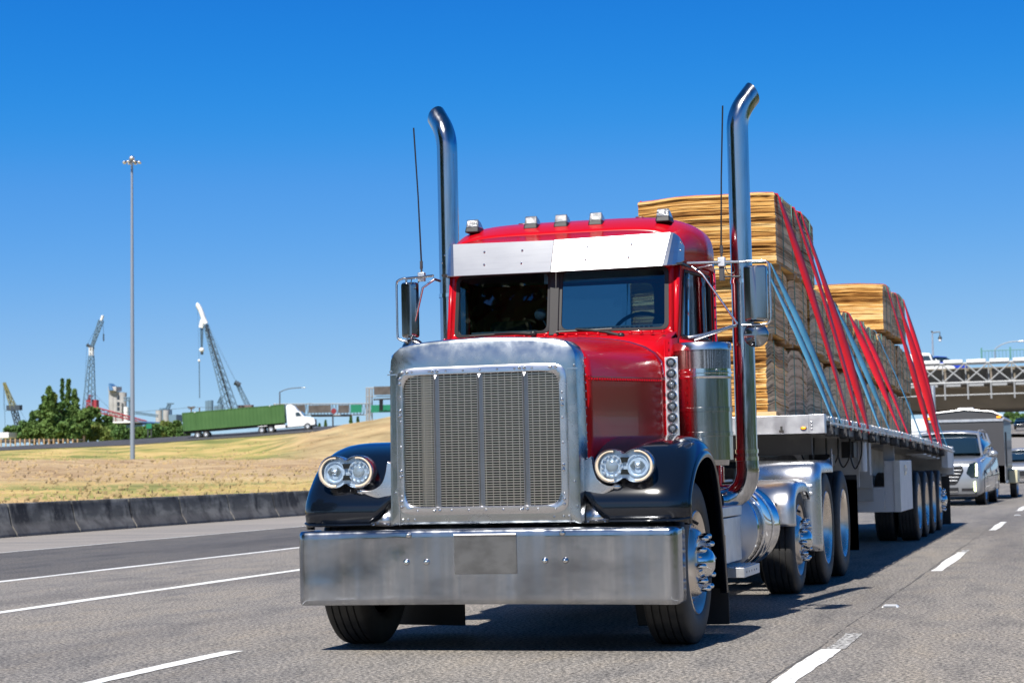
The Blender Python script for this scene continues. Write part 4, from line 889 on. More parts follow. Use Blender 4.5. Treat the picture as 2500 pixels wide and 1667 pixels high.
# side rails: rub rail, stake pockets
for s in (-1, 1):
    q = MB(); G = []
    for i in range(36):
        y = 6.66+17.24*i/35; z = dz(y); G.append([(s*(XE-.05), y, z), (s*(XE+.0), y, z), (s*(XE+.0), y, z-.05), (s*(XE-.05), y, z-.05)])
    q.loft(G, True); q.build('side_rail', 'steel', TR)
    q = MB(); G = []
    for i in range(36):
        y = 6.70+17.2*i/35; z = dz(y)-.062; G.append([(s*(XE+.030), y, z), (s*(XE+.040), y, z), (s*(XE+.040), y, z-.020), (s*(XE+.030), y, z-.020)])
    q.loft(G, True); q.build('rub_rail', 'alu', TR)
    q = MB(); G = []
    for i in range(36):
        y = 6.66+17.24*i/35; z = dz(y)-.05; G.append([(s*(XE-.16), y, z), (s*(XE-.03), y, z), (s*(XE-.03), y, z-.11), (s*(XE-.16), y, z-.11)])
    q.loft(G, True); q.build('winch_track', 'darkgrey', TR)
    q = MB(); n = 42
    for k in range(n): y = 6.9+17.0*k/n; z = dz(y); q.b2((s*(XE-.0), y-.03, z-.10), (s*(XE+.032), y+.03, z-.01))
    q.build('stake_pocket', 'steel', TR, bevel=.004)
    # reflective tape
    q = MB(); 
    for k in range(21): y = 7.0+.8*k; z = dz(y); q.b2((s*(XE+.0405), y, z-.078), (s*(XE+.042), y+.22, z-.066))
    q.build('reflective_tape', 'redlens', TR)
WY = [6.95, 8.05, 9.35, 10.66, 11.92, 13.18, 14.44, 15.83, 17.03, 18.34, 19.88, 21.34]
def winch(y, s):
    z = dz(y)-.135; x = s*(XE-.02)
    q = MB(); q.b2((x-s*.02, y-.10, z-.06), (x+s*.055, y-.085, z+.045)); q.b2((x-s*.02, y+.055, z-.06), (x+s*.055, y+.07, z+.045)); q.b2((x-s*.02, y-.10, z+.035), (x+s*.055, y+.07, z+.048))
    w_ = q.build('strap_winch', 'chassis', TR, bevel=.004)
    q = MB(); q.tube([(x+s*.02, y-.085, z), (x+s*.02, y+.07, z)], .030, 14); q.build('winch_drum', 'darkgrey', w_)
    q = MB(); n = 16; P = []
    for k in range(n): a = 2*math.pi*k/n; P += [(x+s*.02+math.cos(a)*.052, z+math.sin(a)*.052), (x+s*.02+math.cos(a+.28)*.042, z+math.sin(a+.28)*.042)]
    q.prism(P, y-.118, y-.104); q.build('ratchet_wheel', 'darkgrey', w_)
    q = MB(); q.tube([(x+s*.02, y-.17, z), (x+s*.02, y-.118, z)], .022, 12); q.build('winch_cap', 'darkgrey', w_)
for y in WY:
    for s in (1, -1): winch(y, s)
# main beams and crossmembers
for s in (-1, 1):
    q = MB(); G = []
    for i in range(26):
        y = 7.6+16.2*i/25; z = dz(y)-.05; h = lerp(y, [(7.6, .16), (9.8, .22), (11.3, .48), (20, .48), (23.9, .30)]); G.append([(s*.50, y, z), (s*.60, y, z), (s*.60, y, z-.03), (s*.555, y, z-.035), (s*.555, y, z-h+.03), (s*.60, y, z-h+.025), (s*.60, y, z-h), (s*.50, y, z-h)])
    q.loft(G, True); q.build('main_beam', 'greyframe', TR)
q = MB()
for k in range(43): y = 7.25+.39*k; z = dz(y)-.05; q.b2((-1.14, y, z-.10), (1.14, y+.04, z))
q.build('crossmember', 'greyframe', TR)
q = MB(); q.b2((-1.10, 6.95, 1.21), (1.12, 7.0, 1.40)); q.b2((-.6, 7.0, 1.2), (.6, 8.2, 1.30)); q.build('kingpin_box', 'chassis', TR)
# landing gear, brackets and hoses around y = 9.5-12
q = MB(); q.b2((.70, 9.70, .62), (.86, 9.86, 1.40)); q.b2((-.86, 9.70, .62), (-.70, 9.86, 1.40)); q.b2((.66, 9.68, 1.0), (.90, 9.70, 1.44)); q.build('landing_leg', 'greyframe', TR, bevel=.005)
q = MB(); q.b2((.60, 9.55, .55), (.95, 9.95, .62)); q.b2((-.95, 9.55, .55), (-.60, 9.95, .62)); q.build('landing_foot', 'greyframe', TR)
q = MB(); q.b2((.62, 11.0, .85), (1.10, 11.04, 1.42)); q.build('gusset_plate', 'greyframe', TR)
q = MB(); q.b2((.98, 10.4, 1.18), (1.12, 10.7, 1.36)); q.b2((.78, 9.2, 1.10), (1.02, 9.5, 1.22)); q.build('air_valve_box', 'black', TR, bevel=.01)
q = MB(); q.tube([(1.16, 10.9, 1.02), (1.16, 10.9, 1.36)], .045, 16); q.build('air_reservoir', 'alu_white', TR, bevel=.01)
q = MB(); q.b2((1.14, 11.2, .98), (1.20, 11.4, 1.36)); q.build('side_bracket', 'greyframe', TR)
q = MB()
for k in range(5): x = .74+.09*k; y = 9.0+.3*k; q.tube(smooth_path([(x, y, 1.42), (x, y, 1.22-.03*(k % 2)), (x+.05, y, 1.14-.02*k), (x+.12, y, 1.20), (x+.13, y, 1.38)], 5), .010, 6)
q.tube([(.92, 8.4, 1.42), (.93, 8.4, 1.16)], .012, 6); q.build('hanging_hose', 'black', TR)
# tool box and panels ahead of the axles
q = MB(); q.b2((.66, 14.50, .475), (1.03, 15.2, .80)); q.b2((1.03, 14.50, .475), (1.235, 16.3, 1.142)); tb = q.build('tool_box', 'alu_white', TR, bevel=.006)
q = MB(); q.b2((.66, 14.30, .79), (.90, 14.34, 1.40)); q.b2((.60, 14.34, .62), (.90, 14.40, .84)); q.build('tool_box_plate', 'greyframe', TR, bevel=.003)
q = MB(); q.b2((1.02, 14.6, 1.14), (1.16, 14.64, 1.42)); q.build('hanger_plate', 'greyframe', TR)
q = MB(); q.b2((1.16, 14.485, .475), (1.24, 14.50, 1.142)); [q.rivet((1.05, 14.498, z), .012) for z in (.55, .72, .9, 1.08)]; q.build('box_edge', 'alu', tb)
q = MB(); q.b2((1.236, 15.1, .95), (1.25, 15.3, 1.08)); q.b2((1.25, 15.12, 1.0), (1.27, 15.2, 1.04)); q.build('box_latch', 'steel', tb)
q = MB(); q.b2((-.95, 12.5, .50), (.55, 13.2, .90)); q.tube([(-.3, 12.2, .55), (.6, 12.2, .55)], .14, 14); q.tube(smooth_path([(.6, 12.5, .5), (.7, 12.0, .38), (.8, 11.5, .42), (.82, 11.2, .6)], 5), .012, 6); q.build('underbody_tank', 'chassis', TR, bevel=.01)
# axles
TY = [17.25, 18.62, 20.0, 21.38]
q = MB(); [q.tube([(-1.0, y, .50), (1.0, y, .50)], .065, 12) for y in TY]; q.b2((.46, 16.9, .66), (.58, 22.0, .92)); q.b2((-.58, 16.9, .66), (-.46, 22.0, .92)); q.build('axle', 'chassis', TR)
for i, y in enumerate(TY):
    for s in (1, -1): wheel(TR, s*1.255, y, .975, .28, s, 'dish' if i < 3 else 'disc', dual=True, Rim=.318)
q = MB(); [q.b2((min(s*.70, s*1.29), 23.0, .04), (max(s*.70, s*1.29), 23.02, .86)) for s in (-1, 1)]; q.build('mud_flap', 'black', TR)
q = MB(); q.b2((-1.2, 22.5, .86), (1.2, 23.6, .90)); q.build('rear_sill', 'chassis', TR)
q = MB(); q.b2((-1.31, 23.88, .88), (1.31, 23.95, 1.365)); tl = q.build('tail_rail', 'alu', TR, bevel=.004); q = MB(); q.b2((1.02, 23.95, 1.0), (1.2, 23.97, 1.1)); q.b2((-1.2, 23.95, 1.0), (-1.02, 23.97, 1.1)); q.build('tail_lamp', 'redlens', tl)
q = MB(); q.b2((1.20, 22.6, 1.0), (1.30, 23.88, 1.30)); q.b2((-1.30, 22.6, 1.0), (-1.20, 23.88, 1.30)); q.build('rear_skirt', 'alu_white', TR)
q = MB()
for k in range(4): q.b2((1.0, 18.2+.9*k, 1.22-.02*k), (1.25, 18.8+.9*k, 1.235-.02*k))
q.build('strap_rack', 'alu_white', TR)
# ================================================================ veneer bundles
def veneer_mat():
    ma = mat('veneer', (.5, .3, .12), .85); t = ma.node_tree; b = t.nodes['Principled BSDF']; b.inputs['Specular IOR Level'].default_value = .15
    at_ = N(t, 'ShaderNodeAttribute'); at_.attribute_name = 'sheet'; r_ = N(t, 'ShaderNodeValToRGB'); e = r_.color_ramp.elements
    cols = [(0, (.13, .055, .014)), (.22, (.34, .165, .045)), (.5, (.50, .27, .075)), (.75, (.58, .35, .12)), (1, (.68, .48, .23))]
    while len(e) < 5: e.new(.5)
    for i, (p, c) in enumerate(cols): e[i].position = p; e[i].color = (*c, 1)
    tcn = N(t, 'ShaderNodeTexCoord'); mp = N(t, 'ShaderNodeMapping'); mp.inputs['Scale'].default_value = (3, 3, 95); no = N(t, 'ShaderNodeTexNoise'); no.inputs['Scale'].default_value = 1; no.inputs['Detail'].default_value = 5
    t.links.new(tcn.outputs['Object'], mp.inputs[0]); t.links.new(mp.outputs[0], no.inputs['Vector'])
    a = N(t, 'ShaderNodeMath', operation='MULTIPLY_ADD'); a.inputs[1].default_value = 2.1; a.inputs[2].default_value = -1.05; t.links.new(no.outputs['Fac'], a.inputs[0])
    a2 = N(t, 'ShaderNodeMath', operation='ADD'); t.links.new(at_.outputs['Fac'], a2.inputs[0]); t.links.new(a.outputs[0], a2.inputs[1]); t.links.new(a2.outputs[0], r_.inputs[0])
    # long faces (cut edges) use a paler ramp that paints in side skylight
    geo = N(t, 'ShaderNodeNewGeometry'); sp_ = N(t, 'ShaderNodeSeparateXYZ'); t.links.new(geo.outputs['True Normal'], sp_.inputs[0]); ab = N(t, 'ShaderNodeMath', operation='ABSOLUTE'); t.links.new(sp_.outputs[0], ab.inputs[0])
    mr = N(t, 'ShaderNodeMapRange'); mr.inputs['From Min'].default_value = .5; mr.inputs['From Max'].default_value = .8; mr.inputs['To Max'].default_value = .92; t.links.new(ab.outputs[0], mr.inputs['Value'])
    mx = N(t, 'ShaderNodeMix', data_type='RGBA'); r2_ = N(t, 'ShaderNodeValToRGB'); e2 = r2_.color_ramp.elements; e2[0].position = 0; e2[0].color = (.50, .335, .195, 1); e2[1].position = .7; e2[1].color = (.98, .70, .44, 1); t.links.new(a2.outputs[0], r2_.inputs[0]); t.links.new(r2_.outputs[0], mx.inputs['B']); mu_ = N(t, 'ShaderNodeMix', data_type='RGBA', blend_type='MULTIPLY'); mu_.inputs['Factor'].default_value = 1
    t.links.new(mr.outputs[0], mx.inputs['Factor']); t.links.new(r_.outputs[0], mx.inputs['A']); t.links.new(mx.outputs['Result'], b.inputs['Base Color']); return ma
MT['veneer'] = veneer_mat()
TOPS = []
def topz(x, y):
    return max([b[4](x, y, 1)+b[5] for b in TOPS if b[2]-.02 <= y <= b[3]+.05] or [3.0])
def bundle(x0, x1, y0, y1, z0, h, seed, label, dome=.06, wave=.02, name='veneer_bundle', ft=0.0, rag=.005, t_=.0125):
    r_ = random.Random(seed); n = int(h/t_); S = []; stepx, stepy = .075, .075
    nx = max(2, int((x1-x0)/stepx)); ny = max(2, int((y1-y0)/stepy))
    for i in range(nx): S.append((x0+(x1-x0)*i/nx, y0, 0, -1))
    for i in range(ny): S.append((x1, y0+(y1-y0)*i/ny, 1, 0))
    for i in range(nx): S.append((x1-(x1-x0)*i/nx, y1, 0, 1))
    for i in range(ny): S.append((x0, y1-(y1-y0)*i/ny, -1, 0))
    ph = r_.uniform(0, 6); ph2 = r_.uniform(0, 6); xm, ym = (x0+x1)/2, (y0+y1)/2; wy, wx = (y1-y0)/2, (x1-x0)/2
    def bend(x, y, k):
        f = .35+.65*k; ty = (y-ym)/wy; tx = (x-xm)/wx
        return -dome*f*abs(ty)**3+wave*f*(math.sin(ty*3.2+ph+k*1.3)*.6+math.sin(ty*7+ph2+k*2)*.25)+ft*.5*(math.sin(tx*2.4+ph2)*.5+math.sin(tx*5.1+ph)*.3)*f - dome*.25*f*abs(tx)**4
    TOPS.append((x0, x1, y0, y1, bend, z0+h*(n-.1)/n))
    vs, fs, at_ = [], [], []; m_ = len(S); drift = 0; lean = 0; ring = 0; offs = []
    val = .5
    for k in range(n):
        drift = drift*.9+r_.uniform(-.004, .004); o = r_.uniform(-rag, rag)*1.0+drift
        if r_.random() < .12: o -= .016
        if r_.random() < .06: o += .010
        val = val*.55+r_.uniform(0, 1)*.45; v_ = max(0, min(1, .5+(val-.5)*1.9+r_.uniform(-.15, .15))); 
        on = [o+r_.uniform(-rag, rag)*.55 for _ in range(m_)]
        gap = .0 if r_.random() > .12 else .25
        for fz in (0.0+gap*.5, .93):
            for j, (x, y, nx_, ny_) in enumerate(S):
                z = z0+h*(k+fz)/n+bend(x, y, k/n)+(on[j]*.12)
                kx = .45 if nx_ else 1.0; vs.append((x+nx_*on[j]*kx, y+ny_*on[j], z)); at_.append(v_)
    R2 = 2*n
    for i in range(R2-1):
        for j in range(m_): a = i*m_+j; b = i*m_+(j+1) % m_; fs.append((a, b, b+m_, a+m_))
    # top and bottom sheets
    base = len(vs); G = 8
    def cap(k, flip, voff):
        b0 = len(vs)
        for i in range(G+1):
            for j in range(G+1):
                x, y = x0+(x1-x0)*i/G, y0+(y1-y0)*j/G; vs.append((x, y, z0+h*k+bend(x, y, k)+voff)); at_.append(.7)
        for i in range(G):
            for j in range(G): a = b0+i*(G+1)+j; fs.append((a, a+G+1, a+G+2, a+1) if not flip else (a, a+1, a+G+2, a+G+1))
    cap((n-1+.9)/n, False, 0); cap(0, True, 0)
    me = bpy.data.meshes.new(name); me.from_pydata(vs, [], fs); me.materials.append(MT['veneer']); A_ = me.attributes.new('sheet', 'FLOAT', 'POINT'); A_.data.foreach_set('value', at_)
    o = bpy.data.objects.new(name, me); COL.objects.link(o); tag(o, label, 'wood bundle', 'veneer bundles stacked on the flatbed')
    # twine bands
    q = MB()
    for yy in (y0+(y1-y0)*.28, y0+(y1-y0)*.72):
        P = [(x1+.016, yy, z0+h*k/12+bend(x1, yy, k/12)) for k in range(13)]; q.tube(P, .0045, 5); q.tube([(x0-.016, p[1], p[2]) for p in P], .0045, 5); q.tube([(x0, yy, z0+h+bend(x0, yy, 1)), (xm, yy, z0+h+.008+bend(xm, yy, 1)), (x1, yy, z0+h+bend(x1, yy, 1))], .0045, 5)
    q.build('twine', 'twine', o)
    q = MB(); 
    for yy in (y0+.22, y1-.22): q.b2((x0+.03, yy-.045, z0-.055), (x1+.005, yy+.045, z0))
    q.build('spacer', 'wood', o)
    return o
num = ['front', 'second', 'third', 'fourth', 'fifth', 'sixth', 'seventh', 'eighth', 'ninth', 'tenth', 'rear']
LE = [7.10, 8.55, 10.02, 11.50, 13.00, 14.48, 15.96, 17.44, 18.92, 20.40, 21.62]   # starts of bundles
for row in (0, 1):
    for k, y0 in enumerate(LE):
        y1 = (LE[k+1] if k+1 < len(LE) else 22.9)-.04; zb = dz((y0+y1)/2)+.055; hgt = .715; r_ = random.Random(k*7+row)
        if row == 1: zb = dz((y0+y1)/2)+.055+.715+.06; hgt = .70
        ln = (1, 'bottom') if row == 0 else (2, 'middle'); jx = r_.uniform(-.012, .012)
        if row == 1 and k == 3: hgt += .03
        if row == 1 and k == 4: y1 -= .10; y0 += .04
        x0, x1 = (-.60, .685) if row == 0 else (-.62, .715)
        z_extra = 0
        if k >= 4: z_extra = lerp(y0, [(13, .02), (22, .10)])*(row+.2)
        bundle(x0+jx, x1+jx, y0+(0 if k else (.0 if row == 0 else .05)), y1, zb+z_extra*.6, hgt, 11+k*3+row, '%s veneer bundle of the %s layer on the flatbed, counted from the cab' % (num[k], ln[1]), dome=(.11 if (k in (3, 4) and row) else .07) if row else .055, wave=.04 if k == 0 and row == 0 else .028, ft=.03, rag=.010 if (row == 0 and k == 0) else .006)
TPZ = 3.055
for k, (y0, y1) in enumerate(((7.38, 8.84), (8.90, 9.42), (9.46, 10.25))): pass
bundle(-.58, .775, 7.38, 8.82, 3.075, .70, 101, 'tall orange veneer bundle at the front of the top layer, rising above the cab roof', dome=.015, wave=.004, ft=.05)
bundle(-.60, .765, 8.88, 10.25, 3.085, .72, 102, 'veneer bundle of the top layer right behind the tall one above the cab', dome=.05, wave=.012, ft=.03)
bundle(-.60, .765, 17.85, 19.25, 3.10, .70, 103, 'front one of the two orange bundles in the rear top pile of the flatbed', dome=.05, wave=.012, ft=.04)
bundle(-.60, .765, 19.32, 21.55, 3.10, .70, 104, 'rearmost veneer bundle of the top layer near the trailer tail', dome=.06, wave=.02, ft=.03)
o = MB().b2((.60, 6.92, 1.572), (.80, 7.06, 1.625)).build('wood_block', 'wood', bevel=.003); tag(o, 'loose wooden block on the trailer deck in front of the bottom bundle', 'wood block')
# ================================================================ cargo straps
def strap(name, m_, pts_top, y_top, z_top, x_top, y_bot, label, grp, tw=1.2, wd=.085, ph=.5, bulge=.05):
    zb = dz(y_bot)-.10; q = MB(); G = []
    # centre line: left winch -> over the load -> right winch
    top = [(x_, y_top, topz(x_, y_top)+.005) for x_ in (-.58, -.4, -.2, 0, .2, .4, .6, x_top-.03)]; z_top = topz(x_top-.02, y_top)+.012
    def side(s, xt):
        o = []
        n = 22
        for i in range(n+1):
            t = i/n; p = Vector((xt, y_top, z_top-.02)).lerp(Vector((s*(XE+.035), y_bot, zb)), t)
            if s < 0: p.x = xt+(s*(XE+.035)-xt)*t**3
            p.x += s*bulge*math.sin(math.pi*t)*.4; p.y += bulge*.5*math.sin(math.pi*t); o.append((p, t))
        return o
    L = [(Vector(p), 0) for p, t in []]
    seq = [(p, t, -1) for p, t in reversed(side(-1, -.625 if x_top < .75 else -.59))]+[(Vector(p), 0, 0) for p in top]+[(p, t, 1) for p, t in side(1, x_top+.008)]
    for i, (p, t, s) in enumerate(seq):
        a = (tw*math.sin(math.pi*t)*(.55+.35*math.sin(ph+t*3))) if s else 0
        tn = (seq[min(i+1, len(seq)-1)][0]-seq[max(i-1, 0)][0]).normalized(); y_ = Vector((0, 1, 0)); y_ = (y_-tn*y_.dot(tn)).normalized(); b_ = tn.cross(y_); u = y_*math.cos(a)+b_*math.sin(a)
        G.append([p-u*wd/2, p, p+u*wd/2])
    q.grid(G); o = q.build(name, m_, smooth=60, solid=.004); tag(o, label, 'cargo strap', grp); return o
RG, BG = 'red straps over the veneer load', 'blue straps over the veneer load'
SP = [('b', 7.02, 3.03, .72, 7.10, 'light blue strap nearest the cab, passing behind the right mirror', .9),
 ('b', 7.34, 3.03, .72, 7.70, 'second blue strap from the cab, darker and twisted next to the front one', 1.3),
 ('r', 7.50, 3.765, .785, 8.35, 'red strap over the front edge of the tallest bundle, nearest the cab', .9),
 ('r', 8.62, 3.775, .785, 9.30, 'second red strap over the tall front pile, crossing a third red one', .8),
 ('r', 9.18, 3.80, .775, 10.02, 'third red strap over the tall front pile, faded near the deck', 1.1),
 ('b', 11.70, 3.07, .725, 11.42, 'blue strap just behind the three long red straps', .8),
 ('b', 12.15, 3.07, .725, 12.62, 'darker blue strap in the middle of the trailer, twisted near the deck', 1.2),
 ('r', 13.72, 3.11, .725, 13.98, 'red strap in the middle of the trailer, bright near its lower end', .9),
 ('r', 14.98, 3.09, .725, 15.14, 'thin dark red strap in the middle, in front of a lone blue strap', 1.1),
 ('b', 16.98, 3.11, .725, 17.33, 'lone blue strap just ahead of the rear top pile', .7),
 ('r', 18.30, 3.805, .775, 19.02, 'first of the three red straps over the rear top pile', .9),
 ('r', 19.85, 3.82, .775, 20.50, 'second of the three red straps over the rear top pile', 1.0),
 ('r', 21.15, 3.80, .775, 21.00, 'last of the three red straps over the rear top pile', .8),
 ('b', 22.30, 3.11, .725, 22.45, 'pale blue strap at the tail of the trailer, in front of the silver SUV', .9)]
for i, (c, yt, zt, xt, yb, lb, tw) in enumerate(SP): strap('cargo_strap', 'redstrap' if c == 'r' else 'bluestrap', None, yt, zt, xt, yb, lb, RG if c == 'r' else BG, tw=tw if c == 'r' else tw*.55, ph=i*1.1, wd=.14 if c == 'r' else .095)
# ================================================================ vehicles behind on the road
def car_wheel(parent, x, y, D, wd, s, rim='alu'):
    w_ = MB().lathe([(-.02, D*.31), (0, D*.335), (-.02, D*.32), (-.05, D*.29), (-.03, D*.12), (-.01, D*.06), (-.01, 0)], (x, y, D/2), 'X', 20, s).build('wheel', rim, parent, smooth=40)
    MB().lathe(tyre_prof(D, wd, D*.32), (x-s*wd/2, y, D/2), 'X', 24, s).build('tyre', 'rubber', w_, smooth=40); return w_
def body_loft(mb, st):   # stations: (y, half width low, half width high, z bottom, z top) -> rounded box sections
    G = []
    for y, wl, wh, zb, zt in st:
        sec = [(wl*.90, zb), (wl, zb+.10), (wl, zb+(zt-zb)*.5), (wh, zt-.10), (wh*.93, zt-.02), (wh*.6, zt)]
        G.append([(x, y, z) for x, z in sec]+[(-x, y, z) for x, z in reversed(sec)])
    mb.loft(G, True); return mb
def suv(label, M_, paint='silver', big=True):
    t_ = thing('silver_suv' if big else 'parked_car', (0, 0, 0), label, 'SUV' if big else 'car')
    b = MB(); body_loft(b, [(0.0, .86, .80, .30, .98), (.06, .95, .90, .26, 1.08), (.35, 1.0, .94, .24, 1.14), (1.1, 1.01, .95, .24, 1.20), (1.45, 1.01, .97, .24, 1.24), (4.6, 1.01, .97, .26, 1.26), (5.1, .98, .93, .32, 1.22), (5.18, .9, .85, .45, 1.15)])
    b.build('body', paint, t_, smooth=50)
    g = MB(); body_loft(g, [(1.38, .84, .80, 1.20, 1.26), (1.75, .90, .76, 1.20, 1.58), (2.15, .91, .73, 1.20, 1.80), (3.4, .91, .72, 1.20, 1.85), (4.7, .90, .70, 1.20, 1.82), (5.1, .86, .66, 1.20, 1.45)]); g.build('glasshouse', 'darkglass', t_, smooth=50)
    r_ = MB(); G = []
    for y, w_, z in ((2.08, .74, 1.795), (2.3, .745, 1.845), (3.4, .735, 1.872), (4.7, .71, 1.845), (4.95, .68, 1.80)): G.append([(-w_, y, z-.10), (-w_*.95, y, z-.02), (-w_*.5, y, z+.02), (0, y, z+.03), (w_*.5, y, z+.02), (w_*.95, y, z-.02), (w_, y, z-.10)])
    r_.grid(G); r_.build('roof', paint, t_, smooth=60, solid=.02)
    for s in (-1, 1):
        p = MB(); p.tube([(s*.88, 1.42, 1.22), (s*.80, 1.78, 1.56), (s*.735, 2.12, 1.80)], .035, 8); p.tube([(s*.745, 2.15, 1.87), (s*.73, 3.4, 1.90), (s*.70, 4.6, 1.87)], .02, 6); p.tube([(s*.95, 3.0, 1.22), (s*.75, 3.05, 1.82)], .035, 6); p.tube([(s*.95, 4.1, 1.22), (s*.74, 4.15, 1.82)], .04, 6); p.build('pillar', paint, t_, smooth=60)
        q = MB(); q.sphere((s*1.12, 1.75, 1.27), .11, 12, 8, (1.15, .7, .85)); q.b2((s*1.0-.06, 1.74, 1.19), (s*1.0+.06, 1.80, 1.23)); q.build('side_mirror', paint, t_, smooth=60)
        q = MB(); q.prism([(s*.62, .80), (s*.70, 1.02), (s*.86, 1.07), (s*.90, .90), (s*.88, .70), (s*.74, .68)], -.015, .2); hl = q.build('headlight', 'darkglass', t_, bevel=.01)
        q = MB(); q.prism([(s*.845, .72), (s*.855, 1.03), (s*.90, 1.03), (s*.895, .72)], -.04, -.01); q.prism([(s*.80, .36), (s*.80, .58), (s*.845, .60), (s*.845, .34)], -.03, .02); q.build('running_light', 'drl', hl, bevel=.005)
        q = MB(); q.b2((min(s*.50, s*.78), -.02, .36), (max(s*.50, s*.78), .03, .43)); q.build('fog_vent', 'black', t_)
        for y in (.95, 3.98): car_wheel(t_, s*1.0, y, .80, .27, s)
        q = MB(); q.lathe([(0, .46), (.012, .44), (.012, .40)], (s*1.0, .95, .42), 'X', 24, s); q.lathe([(0, .46), (.012, .44), (.012, .40)], (s*1.0, 3.98, .42), 'X', 24, s); q.build('wheel_arch', 'black', t_)
        q = MB(); q.tube([(s*1.02, 2.3, 1.05), (s*1.02, 2.5, 1.05)], .015, 6); q.tube([(s*1.02, 3.3, 1.05), (s*1.02, 3.5, 1.05)], .015, 6); q.build('door_handle', 'chrome', t_)
    q = MB(); q.prism([(-.52, 1.00), (.52, 1.00), (.56, .86), (.40, .56), (.34, .52), (-.34, .52), (-.40, .56), (-.56, .86)], -.02, .05); gr = q.build('grille', 'black', t_, bevel=.01)
    q = MB()
    for z, h in ((.985, .05), (.875, .025), (.79, .025), (.705, .025), (.62, .025)):
        k = lerp(z, [(.52, .36), (.86, .52), (1.0, .5)]); q.b2((-k, -.045, z-h/2), (k, -.02, z+h/2))
    q.build('grille_bar', 'alu', gr, bevel=.004)
    q = MB(); q.b2((-.42, -.03, .36), (.42, .02, .45)); q.b2((-.86, .02, .22), (.86, .3, .30)); q.build('lower_grille', 'black', t_); q = MB(); q.b2((-.40, -.05, .34), (.40, -.02, .362)); q.build('chrome_strip', 'chrome', t_)
    q = MB(); q.b2((-.15, -.035, .46), (.15, -.022, .52)); q.build('plate_holder', 'white', t_)
    place(t_, M_); return t_
MT['darkglass'] = mat('car_window_glass', (.010, .022, .034), .04, 0, .8, 1.0)
MT['drl'] = mat('running_lamp', (.9, .95, .6), .3, emit=((.85, 1, .45), 2.2))
suv('silver SUV following the flatbed, with lit running lights and a bright barred grille', Matrix.Translation((.02, 38.75, 0)) @ Matrix.Rotation(R(-2.5), 4, 'Z'))
# enclosed cargo trailer towed by the SUV
E_ = thing('cargo_trailer', (.25, 49, 0), 'tall dark grey enclosed cargo trailer towed behind the silver SUV', 'cargo trailer')
x0, x1 = -.85, 1.28
q = MB(); G = []
for y in (46.0, 51.5): G.append([(x0, y, .45), (x1, y, .45), (x1, y, 2.22), (x1-.04, y, 2.36), (x1-.3, y, 2.47), ((x0+x1)/2, y, 2.54), (x0+.3, y, 2.47), (x0+.04, y, 2.36), (x0, y, 2.22)])
q.loft(G, True); eb = q.build('trailer_box', 'darkgrey', E_, smooth=30)
q = MB(); q.b2((x0, 45.97, 2.20), (x1, 46.0, 2.27)); q.tube([(x0+.02, 45.98, 2.34), (x0+.3, 45.98, 2.47), ((x0+x1)/2, 45.98, 2.545), (x1-.3, 45.98, 2.47), (x1-.02, 45.98, 2.34)], .022, 6); q.tube([(x1, 46, 2.28), (x1, 51.5, 2.28)], .03, 6); q.b2((x1-.01, 46, .45), (x1+.012, 51.5, .52)); q.build('trim', 'alu', E_)
q = MB(); q.b2((-.02, 46.8, 2.5), (.42, 47.4, 2.62)); q.build('roof_vent', 'white', E_, bevel=.02)
for x in (x0+.12, x1-.12): MB().box((x, 45.96, 2.31), (.12, .04, .05)).build('marker_lamp', 'amber_lit', E_, bevel=.01)
q = MB(); q.b2((x1, 47.0, .9), (x1+.02, 47.5, 1.9)); q.build('side_door', 'black', E_); q = MB(); q.b2((x1+.0, 48.2, .42), (x1+.26, 49.9, .82)); q.build('wheel_guard', mat('cream_guard', (.55, .52, .36), .4), E_, bevel=.03)
q = MB(); q.b2((x1-.4, 46.0, .46), (x1+.012, 46.02, .95)); q.build('stone_guard', 'alu', E_)
for y in (48.7, 49.5): car_wheel(E_, x1+.22, y, .68, .2, 1); car_wheel(E_, x0-.02, y, .68, .2, -1)
q = MB(); q.b2((.1, 44.0, .40), (.3, 46.0, .46)); q.tube([(.9, 46.3, .2), (.9, 46.3, .5)], .03, 6); q.build('tow_tongue', 'chassis', E_)
